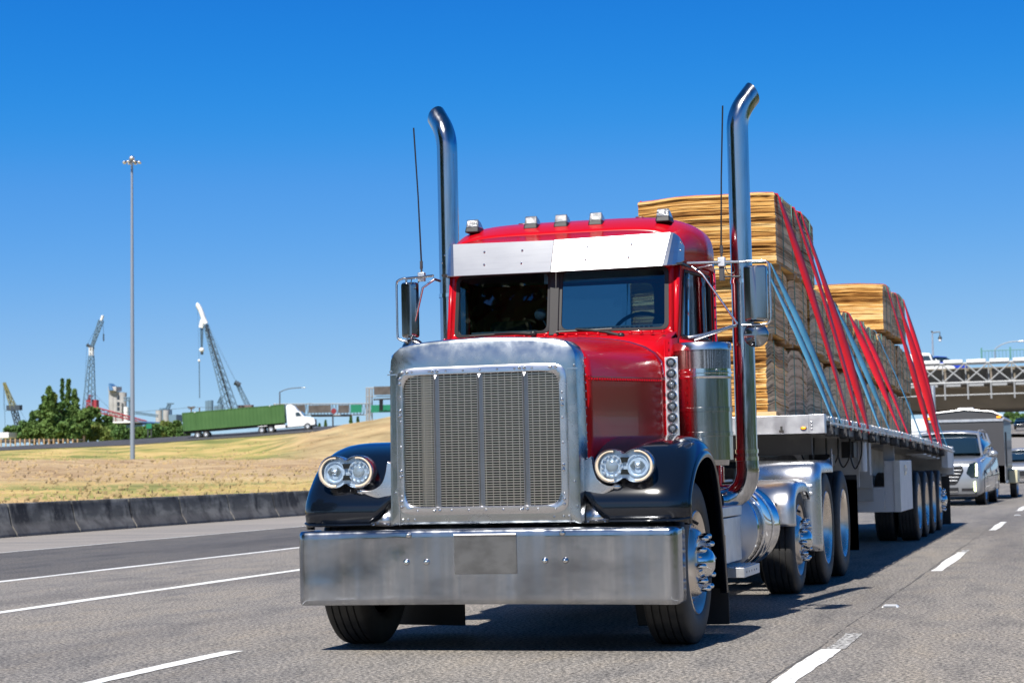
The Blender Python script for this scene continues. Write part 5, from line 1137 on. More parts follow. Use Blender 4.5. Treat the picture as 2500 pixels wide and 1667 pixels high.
def small_car(label, x, y, paint, rz=0, z=0, s=1.0, slope=0, name='white_car'):
    t_ = thing(name, (0, 0, 0), label, 'car')
    b = MB(); body_loft(b, [(0.0, .72, .66, .32, .62), (.10, .84, .78, .22, .74), (.5, .89, .82, .20, .82), (1.15, .90, .84, .20, .92), (3.9, .90, .84, .22, .98), (4.4, .86, .78, .28, .96), (4.5, .78, .7, .4, .9)]); b.build('body', paint, t_, smooth=50)
    g = MB(); body_loft(g, [(1.05, .74, .70, .88, .95), (1.75, .78, .62, .88, 1.36), (2.6, .79, .60, .88, 1.44), (3.5, .78, .58, .88, 1.36), (4.2, .74, .6, .88, 1.0)]); g.build('glasshouse', 'darkglass', t_, smooth=50)
    g = MB(); g.grid([[(-.60, y_, z_-.03), (-.3, y_, z_+.02), (.3, y_, z_+.02), (.60, y_, z_-.03)] for y_, z_ in ((1.72, 1.37), (2.6, 1.455), (3.5, 1.375))]); g.build('roof', paint, t_, smooth=60, solid=.02)
    for sd in (-1, 1):
        MB().prism([(sd*.50, .60), (sd*.78, .68), (sd*.80, .60), (sd*.56, .52)], -.005, .12).build('headlight', 'chrome', t_); MB().sphere((sd*.98, 1.45, .95), .09, 8, 6, (1.2, .6, .8)).build('side_mirror', paint, t_, smooth=60)
        for yy in (.9, 3.6): car_wheel(t_, sd*.88, yy, .66, .21, sd)
    q = MB(); q.prism([(-.50, .30), (-.46, .52), (.46, .52), (.50, .30)], -.012, .05); q.build('grille', 'black', t_)
    q = MB(); q.b2((-.55, -.02, .25), (.55, .0, .28)); q.build('chrome_strip', 'chrome', t_)
    place(t_, Matrix.Translation((x, y, z)) @ Matrix.Rotation(rz, 4, 'Z') @ Matrix.Scale(s, 4)); return t_
c = at(2500, 1150, 84); small_car('white car behind the cargo trailer, cut by the right edge of the picture', c.x, 83, 'silver', s=1.10)
c = at(2494, 1120, 112); small_car('dark blue car whose roof shows behind the white car', c.x, 112, 'navycar' if 'navycar' in MT else 'navy', name='dark_car', s=1.12)
# ================================================================ overpass
YO = 155
def P_(u, v, Y=YO): return at(u, v, Y)
zb0, zt0 = P_(2350, 1000).z, P_(2350, 938).z; zr = P_(2350, 888).z
X0, X1 = P_(1300, 950).x, 40
O = thing('overpass_bridge', (20, YO+8, 0), 'concrete road bridge crossing above the highway behind the cars', 'bridge')
q = MB(); 
q.hexa([(X0, YO+3.0, zb0+.15), (X1+60, YO+3.0, zb0+.15), (X1+60, YO+13, zb0), (X0, YO+13, zb0), (X0, YO+1.4, zt0-.25), (X1+60, YO+1.4, zt0-.25), (X1+60, YO+14, zt0), (X0, YO+14, zt0)]); q.build('bridge_girder', 'bridgecon', O)
q = MB(); q.b2((X0, YO+.9, zt0-.25), (X1+60, YO+15, zt0+.15)); q.b2((X0, YO+.9, zt0+.15), (X1+60, YO+1.2, zr-.3)); q.build('deck_edge', 'bridgecon', O)
q = MB(); 
for k in range(24): x = X0+1+3.4*k; q.b2((x, YO+.7, zt0+.2), (x+1.4, YO+.9, zr-.6))
q.build('parapet_panel', mat('parapet_brown', (.20, .17, .14), .8), O)
for x in (-14, 16.5): MB().b2((x-.6, YO+4, -.05), (x+.6, YO+12, zb0+.1)).build('bridge_pier', 'bridgecon', O)
G_ = 'steel'
TS = thing('catwalk_truss', (8, YO, zt0), 'grey steel truss walkway with crossed braces along the overpass edge', 'truss')
q = MB(); zA, zB = zt0+.10, zr; L0, L1 = P_(2080, 900).x, P_(2700, 900).x
for y in (YO-.6, YO+.3):
    for z in (zA, zB): q.tube([(L0, y, z), (L1, y, z)], .10, 6)
n = 11; dx = (L1-L0)/n
q.build('truss_chord', 'truss', TS)
q = MB()
for k in range(n):
    a, b = L0+dx*k, L0+dx*(k+1); q.tube([(a, YO-.6, zA), (b, YO-.6, zB)], .065, 6); q.tube([(a, YO-.6, zB), (b, YO-.6, zA)], .065, 6); 
    q.tube([(a, YO+.3, zA), (a, YO+.3, zB)], .06, 6); q.tube([(a, YO-.6, zA), (a, YO+.3, zA)], .06, 6)
q.build('truss_brace', 'truss', TS)
q = MB()
for k in range(n): a = L0+dx*k; q.b2((a+.15, YO-.75, zB+.05), (a+dx-.15, YO+.3, zB+.32))
q.build('walkway_panel', 'white', TS, bevel=.02)
q = MB()
for k in range(n): a = L0+dx*k; q.b2((a+.3, YO-.8, zA-.30), (a+dx*.8, YO-.5, zA-.12)); q.tube([(a+.2, YO-.7, zA), (a+.2, YO-.7, zA-1.35)], .07, 6)
q.tube([(L0, YO-.7, zA-1.0), (L1, YO-.7, zA-1.0)], .06, 6); q.build('lamp_rail', 'truss', TS)
# green railing
q = MB(); xa, xb = P_(2395, 870).x, P_(2800, 870).x; zR = zr+.3
for k in range(int((xb-xa)/.28)): q.tube([(xa+.28*k, YO+1.05, zR), (xa+.28*k, YO+1.05, zR+.75)], .018, 4)
for k in range(int((xb-xa)/2.3)+1): q.tube([(xa+2.3*k, YO+1.05, zR), (xa+2.3*k, YO+1.05, zR+1.0)], .08, 6)
q.tube([(xa, YO+1.05, zR+.75), (xb, YO+1.05, zR+.75)], .035, 5); o = q.build('bridge_railing', mat('green_rail', (.10, .25, .23), .5)); tag(o, 'teal metal railing on top of the overpass at the right edge', 'railing')
# lamps on the overpass
def lamp(u, vb, vt, Y, arm, label, style, grp=None):
    b, t_ = at(u, vb, Y), at(u, vt, Y); th = thing('street_lamp', b, label, 'street lamp', grp)
    h = t_.z; r0 = .09 if style == 'globe' else .11
    q = MB(); q.tube([b, (b.x, b.y, h)], [r0, r0*.7], 8); q.build('pole', 'alu', th)
    q = MB(); 
    if style == 'globe':
        q.tube([(b.x, b.y, h), (b.x+arm, b.y, h+.05)], .05, 6); q.tube([(b.x+arm, b.y, h+.05), (b.x+arm, b.y, h-.3)], .04, 6); q.sphere((b.x-.02, b.y, h+.08), .09, 8, 6); q.build('arm', 'darkgrey', th)
        q = MB(); q.lathe([(h-.62, .10), (h-.54, .17), (h-.40, .14), (h-.28, .05)], (b.x+arm, b.y, 0), 'Z', 12); q.build('lantern_cap', 'black', th); MB().sphere((b.x+arm, b.y, h-.66), .13, 10, 8).build('lantern_globe', 'white', th, smooth=60)
    else:
        P = smooth_path([(b.x, b.y, h), (b.x+arm*.25, b.y, h+abs(arm)*.16), (b.x+arm*.6, b.y, h+abs(arm)*.26), (b.x+arm, b.y, h+abs(arm)*.27)], 5); q.tube(P, .045, 6); q.build('arm', 'truss', th)
        MB().box((b.x+arm*1.04, b.y, h+abs(arm)*.27), (.7, .3, .14)).build('lamp_head', 'alu', th, bevel=.04)
lamp(2278, 868, 812, YO+3, .62, 'short lamp post with a hanging globe lantern on the overpass above the white trucks', 'globe')
lamp(2430, 875, 852, YO+20, 2.3, 'thin curved arm street lamp beyond the overpass, at the right edge', 'arm')
# white trucks and blue car on the overpass
def box_truck_cab(u, Y, label, s=1.0):
    p = at(u, 895, Y); z = zr-1.30; x = p.x; t_ = thing('white_truck', (x, Y, z), label, 'truck', 'white trucks crossing the overpass')
    q = MB(); q.hexa([(x-.9, Y-1.1, z+.5), (x+1.1, Y-1.1, z+.5), (x+1.1, Y+1.1, z+.5), (x-.9, Y+1.1, z+.5), (x-.9, Y-1.0, z+2.55), (x+.55, Y-1.0, z+2.45), (x+.55, Y+1.0, z+2.45), (x-.9, Y+1.0, z+2.55)])
    q.hexa([(x+.9, Y-.8, z+.5), (x+2.6, Y-.7, z+.5), (x+2.6, Y+.7, z+.5), (x+.9, Y+.8, z+.5), (x+.9, Y-.75, z+1.55), (x+2.5, Y-.6, z+1.3), (x+2.5, Y+.6, z+1.3), (x+.9, Y+.75, z+1.55)]); q.build('cab', 'white', t_, bevel=.08, seg=3)
    q = MB(); q.hexa([(x-.2, Y-1.12, z+1.6), (x+.75, Y-1.12, z+1.6), (x+.75, Y-1.04, z+1.6), (x-.2, Y-1.04, z+1.6), (x-.2, Y-1.05, z+2.25), (x+.45, Y-1.05, z+2.25), (x+.45, Y-1.0, z+2.25), (x-.2, Y-1.0, z+2.25)]); q.build('side_window', 'darkglass', t_)
    q = MB(); q.hexa([(x+1.06, Y-.9, z+1.6), (x+1.1, Y-.9, z+1.6), (x+1.1, Y+.9, z+1.6), (x+1.06, Y+.9, z+1.6), (x+.56, Y-.85, z+2.35), (x+.62, Y-.85, z+2.35), (x+.62, Y+.85, z+2.35), (x+.56, Y+.85, z+2.35)]); q.build('windshield', 'darkglass', t_)
    q = MB(); q.b2((x-5.5, Y-1.1, z+.6), (x-1.0, Y+1.1, z+1.1)); q.build('flat_body', 'white', t_, bevel=.03)
    for dx_ in (1.7, -2.4, -3.6): MB().tube([(x+dx_, Y-1.12, z+.5), (x+dx_, Y-.8, z+.5)], .5, 18).build('wheel', 'rubber', t_)
box_truck_cab(2258, YO+4.4, 'white truck cab on the overpass just right of the red straps'); box_truck_cab(2212, YO+4.4, 'white truck on the overpass half hidden behind the red straps')
small_car('shiny deep blue car on the overpass beside the white truck', 0, 0, mat('blue_car_paint', (.004, .04, .42), .35, 0, .3, .1), name='blue_car')
o = [x for x in bpy.data.objects if x.name.startswith('blue_car')][0]; p = at(2352, 895, YO+4.5); o.matrix_basis = Matrix.Translation((p.x+.2, YO+7.2, zr-.42)) @ Matrix.Rotation(R(90), 4, 'Z') @ Matrix.Translation((0, 0, 0))
# steel post left of the bridge, in front of the girder
b = at(2279, 1010, YO-2); q = MB(); q.tube([(b.x, YO-2, 0), (b.x, YO-2, zA-.2)], .22, 12); o = q.build('sign_post', 'alu'); tag(o, 'thick pale steel post standing in front of the bridge girder', 'post')
# right side rise behind the cars: concrete slope, far road, dark pickup, trees
q = MB(); G = []
for Y, v0 in ((150, 1118), (175, 1112), (200, 1098), (240, 1083), (280, 1068), (330, 1052), (420, 1044)):
    a, b = at(2420, v0, Y), at(2900, v0+2, Y); G.append([(a.x-2, Y, min(a.z, 12)-.3), (a.x+1, Y, a.z), (b.x, Y, b.z+.2), (b.x+80, Y, b.z+.5)])
q.grid(G); o = q.build('rising_road', 'gutter', smooth=60); tag(o, kind='structure')
q = MB(); G = []
for Y, v0 in ((280, 1063), (330, 1046), (420, 1038)): a, b = at(2300, v0, Y), at(2900, v0-2, Y); G.append([(a.x, Y, a.z+.2), (b.x, Y, b.z+.2)])
q.grid(G); o = q.build('far_road', 'asphalt', smooth=60); tag(o, kind='structure')
p = at(2492, 1047, 300); small_car('tiny dark car far away on the rising road at the right edge', p.x, 300, 'navy', s=1.15, name='distant_car')
o = [x for x in bpy.data.objects if x.name.startswith('distant_car')][0]; o.location.z = p.z
# low building and white container behind the trailer tail
p0, p1 = at(2222, 1060, 95), at(2266, 1022, 95); q = MB(); q.b2((p0.x-3, 95, 0), (p1.x, 99, p1.z)); vt = q.build('white_van', 'white', bevel=.06); tag(vt, 'white louvred box truck front seen past the tail of the trailer', 'van')
q = MB(); [q.b2((p0.x-2.8, 94.97, .9+.16*k), (p1.x-.15, 94.99, .96+.16*k)) for k in range(12)]; q.build('louvre', 'alu', vt)
# ================================================================ trees
MT['bark'] = mat('bark', (.10, .075, .05), .9)
def leafmat(name, c, c2): 
    ma = mat(name, c, .7, 0, .2, noise=((.6, .6, .6), (.35, .65), c2)); return ma
MT['leafA'] = leafmat('poplar_leaves', (.065, .125, .030), (.12, .19, .05)); MT['leafB'] = leafmat('bush_leaves', (.09, .14, .03), (.16, .19, .05)); MT['leafC'] = leafmat('dark_leaves', (.06, .125, .035), (.09, .16, .045)); MT['leafD'] = leafmat('olive_leaves', (.13, .14, .045), (.18, .17, .06))
def tree(p, h, w_, label, seed, m_='leafA', kind='round', name='tree', group=None, n=1500, leaf=.34, base=.12, cat='tree'):
    r_ = random.Random(seed); t_ = thing(name, p, label, cat, group); q = MB(); tr_h = h*.8
    q.tube([(p[0], p[1], p[2]-.4), (p[0]+r_.uniform(-.2, .2), p[1], p[2]+tr_h*.5), (p[0]+r_.uniform(-.3, .3), p[1], p[2]+tr_h)], [w_*.05+.08, w_*.035+.05, .03], 6)
    blobs = []
    nb = 26 if kind != 'column' else 22
    for k in range(nb):
        tt = (k+.5)/nb
        if kind == 'column': z = base+(1-base)*tt; rad = w_*.5*math.sin(math.pi*min(1, (tt*.86+.14))**.8)**.7*.55; a = r_.uniform(0, 6.28); br = w_*.27*(1.05-tt*.65); c = (math.cos(a)*rad*.5, math.sin(a)*rad*.5, z*h)
        elif kind == 'cone': z = base+(1-base)*tt; a = r_.uniform(0, 6.28); rad = w_*.42*(1-tt); br = w_*.26*(1-tt)+.15; c = (math.cos(a)*rad*.6, math.sin(a)*rad*.6, z*h)
        else: z = base+(.92-base)*r_.random(); a = r_.uniform(0, 6.28); rad = w_*.5*math.sqrt(max(0, 1-((z-.5)/.52)**2))*r_.uniform(.3, .85); br = w_*r_.uniform(.11, .19); c = (math.cos(a)*rad, math.sin(a)*rad, z*h)
        blobs.append((c, br)); q.tube([(p[0], p[1], p[2]+c[2]*.55), (p[0]+c[0]*.8, p[1]+c[1]*.8, p[2]+c[2]*.95)], [.05+w_*.008, .02], 4)
    q.build('trunk', 'bark', t_)
    q = MB(); per = n//nb
    for c, br in blobs:
        for i in range(per):
            v = Vector((r_.gauss(0, 1), r_.gauss(0, 1), r_.gauss(0, 1))).normalized()*br*(r_.random()**.45); v.z *= 1.25 if kind == 'column' else .85
            o = Vector(p)+Vector(c)+v; s_ = leaf*r_.uniform(.5, 1.2); a, b = Vector((r_.uniform(-1, 1), r_.uniform(-1, 1), r_.uniform(-1, 1))).normalized(), Vector((r_.uniform(-1, 1), r_.uniform(-1, 1), r_.uniform(-1, 1))).normalized()
            q.v += [tuple(o-a*s_*.5), tuple(o+b*s_*.4), tuple(o+a*s_*.5), tuple(o-b*s_*.35)]; k = len(q.v); q.f.append((k-4, k-3, k-2, k-1))
    q.build('crown', m_, t_, smooth=0, fix=False); return t_
def tree_px(u, vt, vb, wpx, Y, *a, **k):
    pb, pt = atd(u, vb, Y), atd(u, vt, Y); s_ = F_PX/Y; p = (pb.x, pb.y, pb.z); return tree(p, pt.z-pb.z, wpx/s_, *a, **k)
PG = 'trees and bushes beyond the ramp'
TREES = [(121, 948, 1072, 26, 'column', 'leafA', 'tall poplar with a pointed top, left of the twin narrow poplars'), (153, 924, 1072, 11, 'column', 'leafC', 'very thin poplar spire in the middle of the tree group'), (168, 926, 1072, 17, 'column', 'leafA', 'dense narrow poplar right beside the thin spire'), (184, 953, 1072, 22, 'column', 'leafA', 'poplar with a slim top on the right of the twin spires'),
 (107, 968, 1072, 18, 'column', 'leafC', 'short poplar on the left slope of the tree group'), (133, 962, 1072, 20, 'column', 'leafB', 'pale poplar between the pointed one and the spire'), (95, 998, 1072, 28, 'round', 'leafA', 'green tree at the left shoulder of the tree group'), (78, 1010, 1072, 16, 'column', 'leafC', 'small upright tree left of the poplars'),
 (60, 1028, 1072, 34, 'round', 'leafC', 'dark bush left of the poplar group'), (35, 1042, 1072, 34, 'round', 'leafC', 'low dark bush beside the white shed at the left edge'), (206, 985, 1072, 32, 'round', 'leafA', 'broad green tree under the big lattice crane'), (225, 992, 1072, 30, 'round', 'leafA', 'green tree whose top reaches the red boom foot'),
 (128, 1030, 1074, 40, 'round', 'leafD', 'olive coloured bush in front of the poplars'), (165, 1022, 1074, 44, 'round', 'leafA', 'wide green bush under the narrow poplars'), (200, 1030, 1074, 38, 'round', 'leafB', 'bright bush in front of the broad green tree'), (232, 1035, 1074, 36, 'round', 'leafB', 'yellow green bush right of the poplar group'),
 (255, 1012, 1072, 30, 'round', 'leafC', 'dark tree partly covering the red lattice boom'), (266, 1046, 1074, 34, 'round', 'leafB', 'low light green bush left of the tall lamp mast'), (297, 1040, 1072, 34, 'round', 'leafC', 'dark bush just left of the tall lamp mast'), (338, 1044, 1070, 28, 'round', 'leafA', 'low bush just right of the tall lamp mast'),
 (375, 1036, 1068, 30, 'round', 'leafC', 'bush behind the small green road sign'), (398, 1022, 1066, 36, 'round', 'leafB', 'leafy tree right of the small green road sign'), (425, 1030, 1064, 30, 'round', 'leafA', 'leafy tree next to the rear of the green container'), (445, 1042, 1064, 22, 'round', 'leafC', 'small bush touching the rear of the green container'), (20, 1052, 1072, 20, 'round', 'leafC', 'tiny bush at the far left edge'),
 (110, 985, 1074, 36, 'round', 'leafA', 'full green tree filling the left half of the tree group'), (148, 978, 1074, 38, 'round', 'leafC', 'dark full tree behind the thin poplar spire'), (180, 990, 1074, 40, 'round', 'leafA', 'full green tree filling the right half of the tree group'), (85, 1030, 1074, 40, 'round', 'leafA', 'wide low tree at the left foot of the poplars'), (318, 1046, 1072, 26, 'round', 'leafA', 'low bush half hidden by the tall lamp mast'), (282, 1038, 1073, 30, 'round', 'leafA', 'green bush between the dark tree and the lamp mast')]
for i, (u, vt, vb, wp, kd, m_, lb) in enumerate(TREES): tree_px(u, vt, vb+6, wp*(2.1 if kd == 'column' and wp > 17 else 1.6), 370+((i*37) % 60), lb, 40+i, m_, kd, name='poplar_tree' if kd == 'column' else 'leafy_tree', group=PG, n=2600 if kd == 'column' else 3000, leaf=.8)
for i, (u, vt, vb, wp, lb) in enumerate(((857, 1018, 1036, 9, 'small dark conifer below the green signs, nearest the hill'), (874, 1018, 1032, 6, 'tiny dark conifer beside the gantry leg'), (795, 1027, 1042, 7, 'small dark conifer right of the white truck cab'), (780, 1034, 1042, 5, 'smallest conifer just past the white truck nose'))):
    tree_px(u, vt, vb+8, wp, 470+20*i, lb, 90+i, 'leafC', 'cone', name='conifer', group='far conifers under the sign gantry', n=700, leaf=.6)
for i, (u, vt, vb, wp) in enumerate(((2462, 1003, 1040, 40), (2490, 1006, 1040, 44), (2440, 1010, 1044, 26), (2530, 1000, 1042, 50))):
    tree_px(u, vt, vb+10, wp, 480+20*i, ['dark tree under the bridge, nearest the right edge post', 'dark tree under the bridge at the right picture edge', 'slim tree seen under the bridge beside the trailer roof', 'tree under the bridge just outside the right edge'][i], 190+i, 'leafC', name='leafy_tree', group='trees seen under the bridge', n=1500, leaf=.8)
# ================================================================ high mast lamp
M0, M1 = tpt(324, 178), at(322, 394, tpt(324, 178).y)
HM = thing('light_mast', M0, 'very tall grey high mast lamp post with a ring of lamps, standing in the field', 'lamp mast')
q = MB(); q.tube([M0-Vector((0, 0, .5)), M1], [.22, .10], 14); q.build('mast', mat('mast_steel', (.22, .26, .32), .5, .2), HM, smooth=60)
q = MB(); c = M1
for k in range(8): a = 2*math.pi*k/8; q.tube([c, c+Vector((math.cos(a)*.75, math.sin(a)*.75, -.05))], .035, 5)
q.tube([c+Vector((math.cos(2*math.pi*k/16)*.55, math.sin(2*math.pi*k/16)*.55, -.03)) for k in range(17)], .04, 6); q.build('lamp_ring', 'darkgrey', HM)
for k in range(8): a = 2*math.pi*k/8; MB().sphere(c+Vector((math.cos(a)*.72, math.sin(a)*.72, -.12)), .17, 10, 6, (1, 1, .6)).build('mast_lamp', 'alu', HM, smooth=60)
MB().sphere(c+Vector((0, 0, .28)), .26, 12, 8, (1, 1, .8)).build('mast_cap', 'alu', HM, smooth=60)
# ================================================================ green container truck on the ramp
def on_ramp(u, d=299): p = CAM+ray(u, hz(u))*d; return Vector((p.x, p.y, tz(u, d)+.06))
A0, B0 = on_ramp(458, 299), on_ramp(762, 299)
zl = lambda u, v, d=299: zof(u, d, v)
dirv = Vector((B0.x-A0.x, B0.y-A0.y, 0)); Lr = dirv.length; ang = math.atan2(dirv.y, dirv.x); slope = math.atan2(zof(736, 299, 1050)-zof(484, 299, 1071), Lr*(736-484)/(762-458))
def rampM(u, v): p = CAM+ray(u, hz(u))*299; return Matrix.Translation((p.x, p.y, zof(u, 299, v))) @ Matrix.Rotation(ang, 4, 'Z') @ Matrix.Rotation(-slope, 4, 'Y')
sc_px = F_PX/299
Lc = (700-451)/sc_px; MT['contgreen'] = mat('container_green', (.042, .115, .026), .5, noise=((.5, .5, .5), (.4, .7), (.055, .135, .034)))
CT = thing('shipping_container', (0, 0, 0), 'long green corrugated shipping container on the truck climbing the ramp', 'container')
H_ = 2.75; q = MB(); n = 110; G = []
P = []
for i in range(n+1): P.append((Lc*i/n, -1.22+(.035 if i % 4 in (1, 2) else 0)))
top_z, bot_z = 1.25+H_, 1.25
q.grid([[(x, y, bot_z+.12) for x, y in P], [(x, y, top_z-.10) for x, y in P]]); q.grid([[(x, -y, bot_z+.12) for x, y in P], [(x, -y, top_z-.10) for x, y in P]])
q.b2((0, -1.24, bot_z), (Lc, -1.18, bot_z+.13)); q.b2((0, -1.24, top_z-.11), (Lc, -1.18, top_z)); q.b2((0, 1.18, bot_z), (Lc, 1.24, bot_z+.13)); q.b2((0, 1.18, top_z-.11), (Lc, 1.24, top_z))
q.b2((.03, -1.2, top_z-.05), (Lc-.03, 1.2, top_z-.02)); q.b2((0, -1.18, bot_z), (.05, 1.18, top_z)); q.b2((Lc-.05, -1.18, bot_z), (Lc, 1.18, top_z)); q.b2((0, -1.18, bot_z), (Lc, 1.18, bot_z+.06))
q.build('container_body', 'contgreen', CT)
q = MB(); 
for x in (0.0, 1.85, Lc-2.2, Lc-.16): q.b2((x, -1.26, bot_z), (x+.16, -1.245, top_z)) 
q.build('corner_post', 'contgreen', CT); q = MB(); [q.b2((x, -1.275, top_z-.12), (x+.18, -1.26, top_z)) for x in (1.85, Lc-2.2)]; q.build('corner_casting', 'white', CT)
place(CT, rampM(453, 1073))
CH = thing('container_chassis', (0, 0, 0), 'low black chassis trailer carrying the green container', 'trailer')
q = MB(); q.b2((.2, -.5, .95), (Lc-.2, .5, 1.24)); q.b2((0, -1.15, .9), (.2, 1.15, 1.22)); q.build('frame', 'chassis', CH)
q = MB(); [q.b2((Lc-3.4, s*.8-.08, .15), (Lc-3.2, s*.8+.08, 1.0)) for s in (-1, 1)]; q.build('landing_leg', 'chassis', CH)
def side_wheel(par, x, r=.5, y=-1.2):
    w_ = MB().lathe([(-.02, r*.58), (0, r*.6), (-.06, r*.5), (-.08, r*.2), (-.02, 0)], (x, y, r), 'Y', 20).build('wheel', 'alu', par, smooth=40); MB().lathe([(.02, r*.58), (-.01, r*.66), (0, r*.95), (.03, r), (.28, r), (.3, r*.6)], (x, y, r), 'Y', 24).build('tyre', 'rubber', w_, smooth=40)
for x in (2.1, 3.35):
    for y in (-1.2, 1.15): side_wheel(CH, x, .5, y)
place(CH, rampM(453, 1073.5))
WT = thing('white_semi_truck', (0, 0, 0), 'white semi truck cab pulling the green container up the ramp', 'semi truck')
q = MB(); q.prism([(0, 1.15), (0, 3.72), (.15, 3.98), (.7, 4.02), (1.2, 3.75), (1.62, 3.15), (1.75, 2.9), (2.05, 2.85), (2.5, 2.15), (2.7, 2.05), (3.95, 1.75), (4.15, 1.45), (4.2, .75), (3.9, .55), (3.3, .62), (2.3, .62), (2.2, .6), (1.9, .6), (0, .6)], -1.15, 1.15); q.build('cab', 'white', WT, bevel=.10, seg=3)
q = MB(); q.prism([(1.35, 2.15), (1.35, 2.75), (1.85, 2.75), (2.25, 2.15)], -1.17, -1.155); q.prism([(1.35, 2.15), (1.35, 2.75), (1.85, 2.75), (2.25, 2.15)], 1.155, 1.17); q.build('side_window', 'darkglass', WT)
q = MB(); q.hexa([(2.62, -.95, 2.10), (2.66, -.95, 2.12), (2.66, .95, 2.12), (2.62, .95, 2.10), (2.12, -.88, 2.84), (2.16, -.88, 2.86), (2.16, .88, 2.86), (2.12, .88, 2.84)]); q.build('windshield', 'darkglass', WT)
q = MB(); q.b2((4.12, -.7, .75), (4.24, .7, 1.55)); q.b2((3.6, -1.17, .45), (4.3, 1.17, .72)); q.build('grille', 'black', WT, bevel=.04)
q = MB(); q.b2((-4.2, -.45, .75), (2.0, .45, 1.0)); q.b2((-.4, -1.1, .6), (1.9, 1.1, .9)); q.build('underframe', 'chassis', WT)
q = MB(); q.b2((-4.4, -1.15, 1.05), (-3.0, -.75, 1.15)); q.b2((-1.9, -1.2, .55), (-.3, -.85, 1.05)); q.build('side_fairing', 'white', WT, bevel=.05)
for x in (-3.9, -2.5, 3.0):
    for y in (-1.18, 1.12): side_wheel(WT, x, .52, y)
place(WT, rampM(706.5, 1053.5))
# ================================================================ fence posts, road sign, shed
for k in range(17):
    u = 3+11.7*k; d = 322; b = tpt(u, d); z0 = zof(u, d, lerp(u, [(0, 1083), (200, 1077)])); z1 = zof(u, d, lerp(u, [(0, 1071), (100, 1070.5), (200, 1071.5)]))
    o = MB().b2((b.x-.09, b.y-.09, z0-.8), (b.x+.09, b.y+.09, z1)).build('fence_post', 'wood', bevel=.02); tag(o, 'one of the evenly spaced wooden posts of the low fence beyond the ramp road', 'fence post', 'wooden fence posts beyond the ramp road')
q = MB(); G1 = []
a, b = tpt(-40, 323), tpt(205, 323); q.add([(a.x, a.y, zof(-40, 323, 1082)), (b.x, b.y, zof(205, 323, 1076)), (b.x, b.y, zof(205, 323, 1072)), (a.x, a.y, zof(-40, 323, 1072.5))], [(0, 1, 2, 3)]); o = q.build('fence_screen', mat('dark_screen', (.05, .05, .055), .9), solid=.05); tag(o, 'dark mesh screen running between the wooden fence posts', 'fence')
def board(u0, v0, u1, v1, Y, m_, name, label, cat, posts=(), group=None, post_v=None, th=.1, par=None):
    a, b = atd(u0, v1, Y), atd(u1, v0, Y); dv = Vector((b.x-a.x, b.y-a.y, 0)); L = dv.length; t_ = par or thing(name, (a.x, a.y, a.z), label, cat, group, 0); M_ = Matrix.Translation((a.x, a.y, 0)) @ Matrix.Rotation(math.atan2(dv.y, dv.x), 4, 'Z')
    q = MB(); q.b2((0, 0, a.z), (L, th, b.z)); o = q.build(name if par else 'board', m_, t_, bevel=.02); q2 = MB()
    for f in posts: q2.tube([(L*f, th+.1, zof((u0+u1)/2, Y, post_v)), (L*f, th+.1, a.z+.3)], .09, 6)
    if posts: p_ = q2.build('post', 'darkgrey', t_); p_.matrix_parent_inverse = Matrix(); p_.parent = None; p_.matrix_basis = M_; bpy.context.view_layer.update(); adopt(p_, t_)
    o.parent = None; o.matrix_parent_inverse = Matrix(); o.matrix_basis = M_; adopt(o, t_); return t_
MT['signgreen'] = mat('sign_green', (.010, .17, .095), .4); MT['signback'] = mat('sign_back', (.11, .10, .095), .5, .3, noise=((.8, .8, .8), (.4, .7), (.07, .06, .055)))
board(357, 1034, 370, 1046, 340, 'signgreen', 'road_sign', 'small green road sign on two posts beyond the ramp', 'road sign', (.25, .85), post_v=1067)
MT['shedwhite'] = mat('shed_white', (.7, .72, .75), .6)
board(-20, 1055, 21, 1069, 380, 'shedwhite', 'white_shed', 'white shed wall at the far left edge behind the trees', 'shed', th=6)
# ================================================================ sign gantry on the hill
YG = 430
GA = thing('sign_gantry', atd(899, 1030, YG), 'long grey steel sign gantry with a lattice tower, above the dry hill', 'sign gantry')
def seg(mb, u0, v0, u1, v1, r_, Y=YG, dy=0): a, b = atd(u0, v0, Y), atd(u1, v1, Y); a.y += dy; b.y += dy; mb.tube([a, b], r_, 5)
q = MB(); [seg(q, 668, v, 905, v-1, .10, dy=d_) for v, d_ in ((986, 0), (986, 1.2), (1013, 0), (1013, 1.2))]
q.build('gantry_beam', 'truss', GA)
q = MB()
for k in range(30): u = 668+8*k; seg(q, u, 986, u+4, 1013, .05); seg(q, u+4, 1013, u+8, 986, .05)
q.build('gantry_lattice', 'darkgrey', GA)
q = MB(); [seg(q, u, 946, u, 1040, .16, dy=d_) for u, d_ in ((895, 0), (903, 0), (895, 1.4), (903, 1.4))]; [seg(q, 895 if k % 2 else 903, 948+8*k, 903 if k % 2 else 895, 956+8*k, .08) for k in range(11)]; seg(q, 893, 947, 1010, 945, .14); seg(q, 893, 968, 1010, 966, .10); seg(q, 671, 986, 671, 1050, .2); q.build('gantry_tower', 'truss', GA)
q = MB(); seg(q, 760, 1015, 860, 1014, .22); q.build('sign_walkway', 'darkgrey', GA)
SB = 'dark sign backs hanging on the gantry'
for u0, u1, lb in ((716, 745, 'dark back of the road sign just above the white truck cab'), (753, 808, 'widest dark sign back, in the middle of the gantry'), (826, 852, 'dark sign back right next to the green sign')): board(u0, 988, u1, 1008, YG-1, 'signback', 'sign_back', lb, 'road sign', par=GA)
board(856, 987, 883, 1007, YG-1, 'signgreen', 'road_sign', 'plain green gantry sign left of the lattice tower', 'road sign', par=GA); board(906, 987, 975, 1007, YG-1, 'signgreen', 'road_sign', 'wide green gantry sign right of the lattice tower, beside the grille', 'road sign', par=GA)
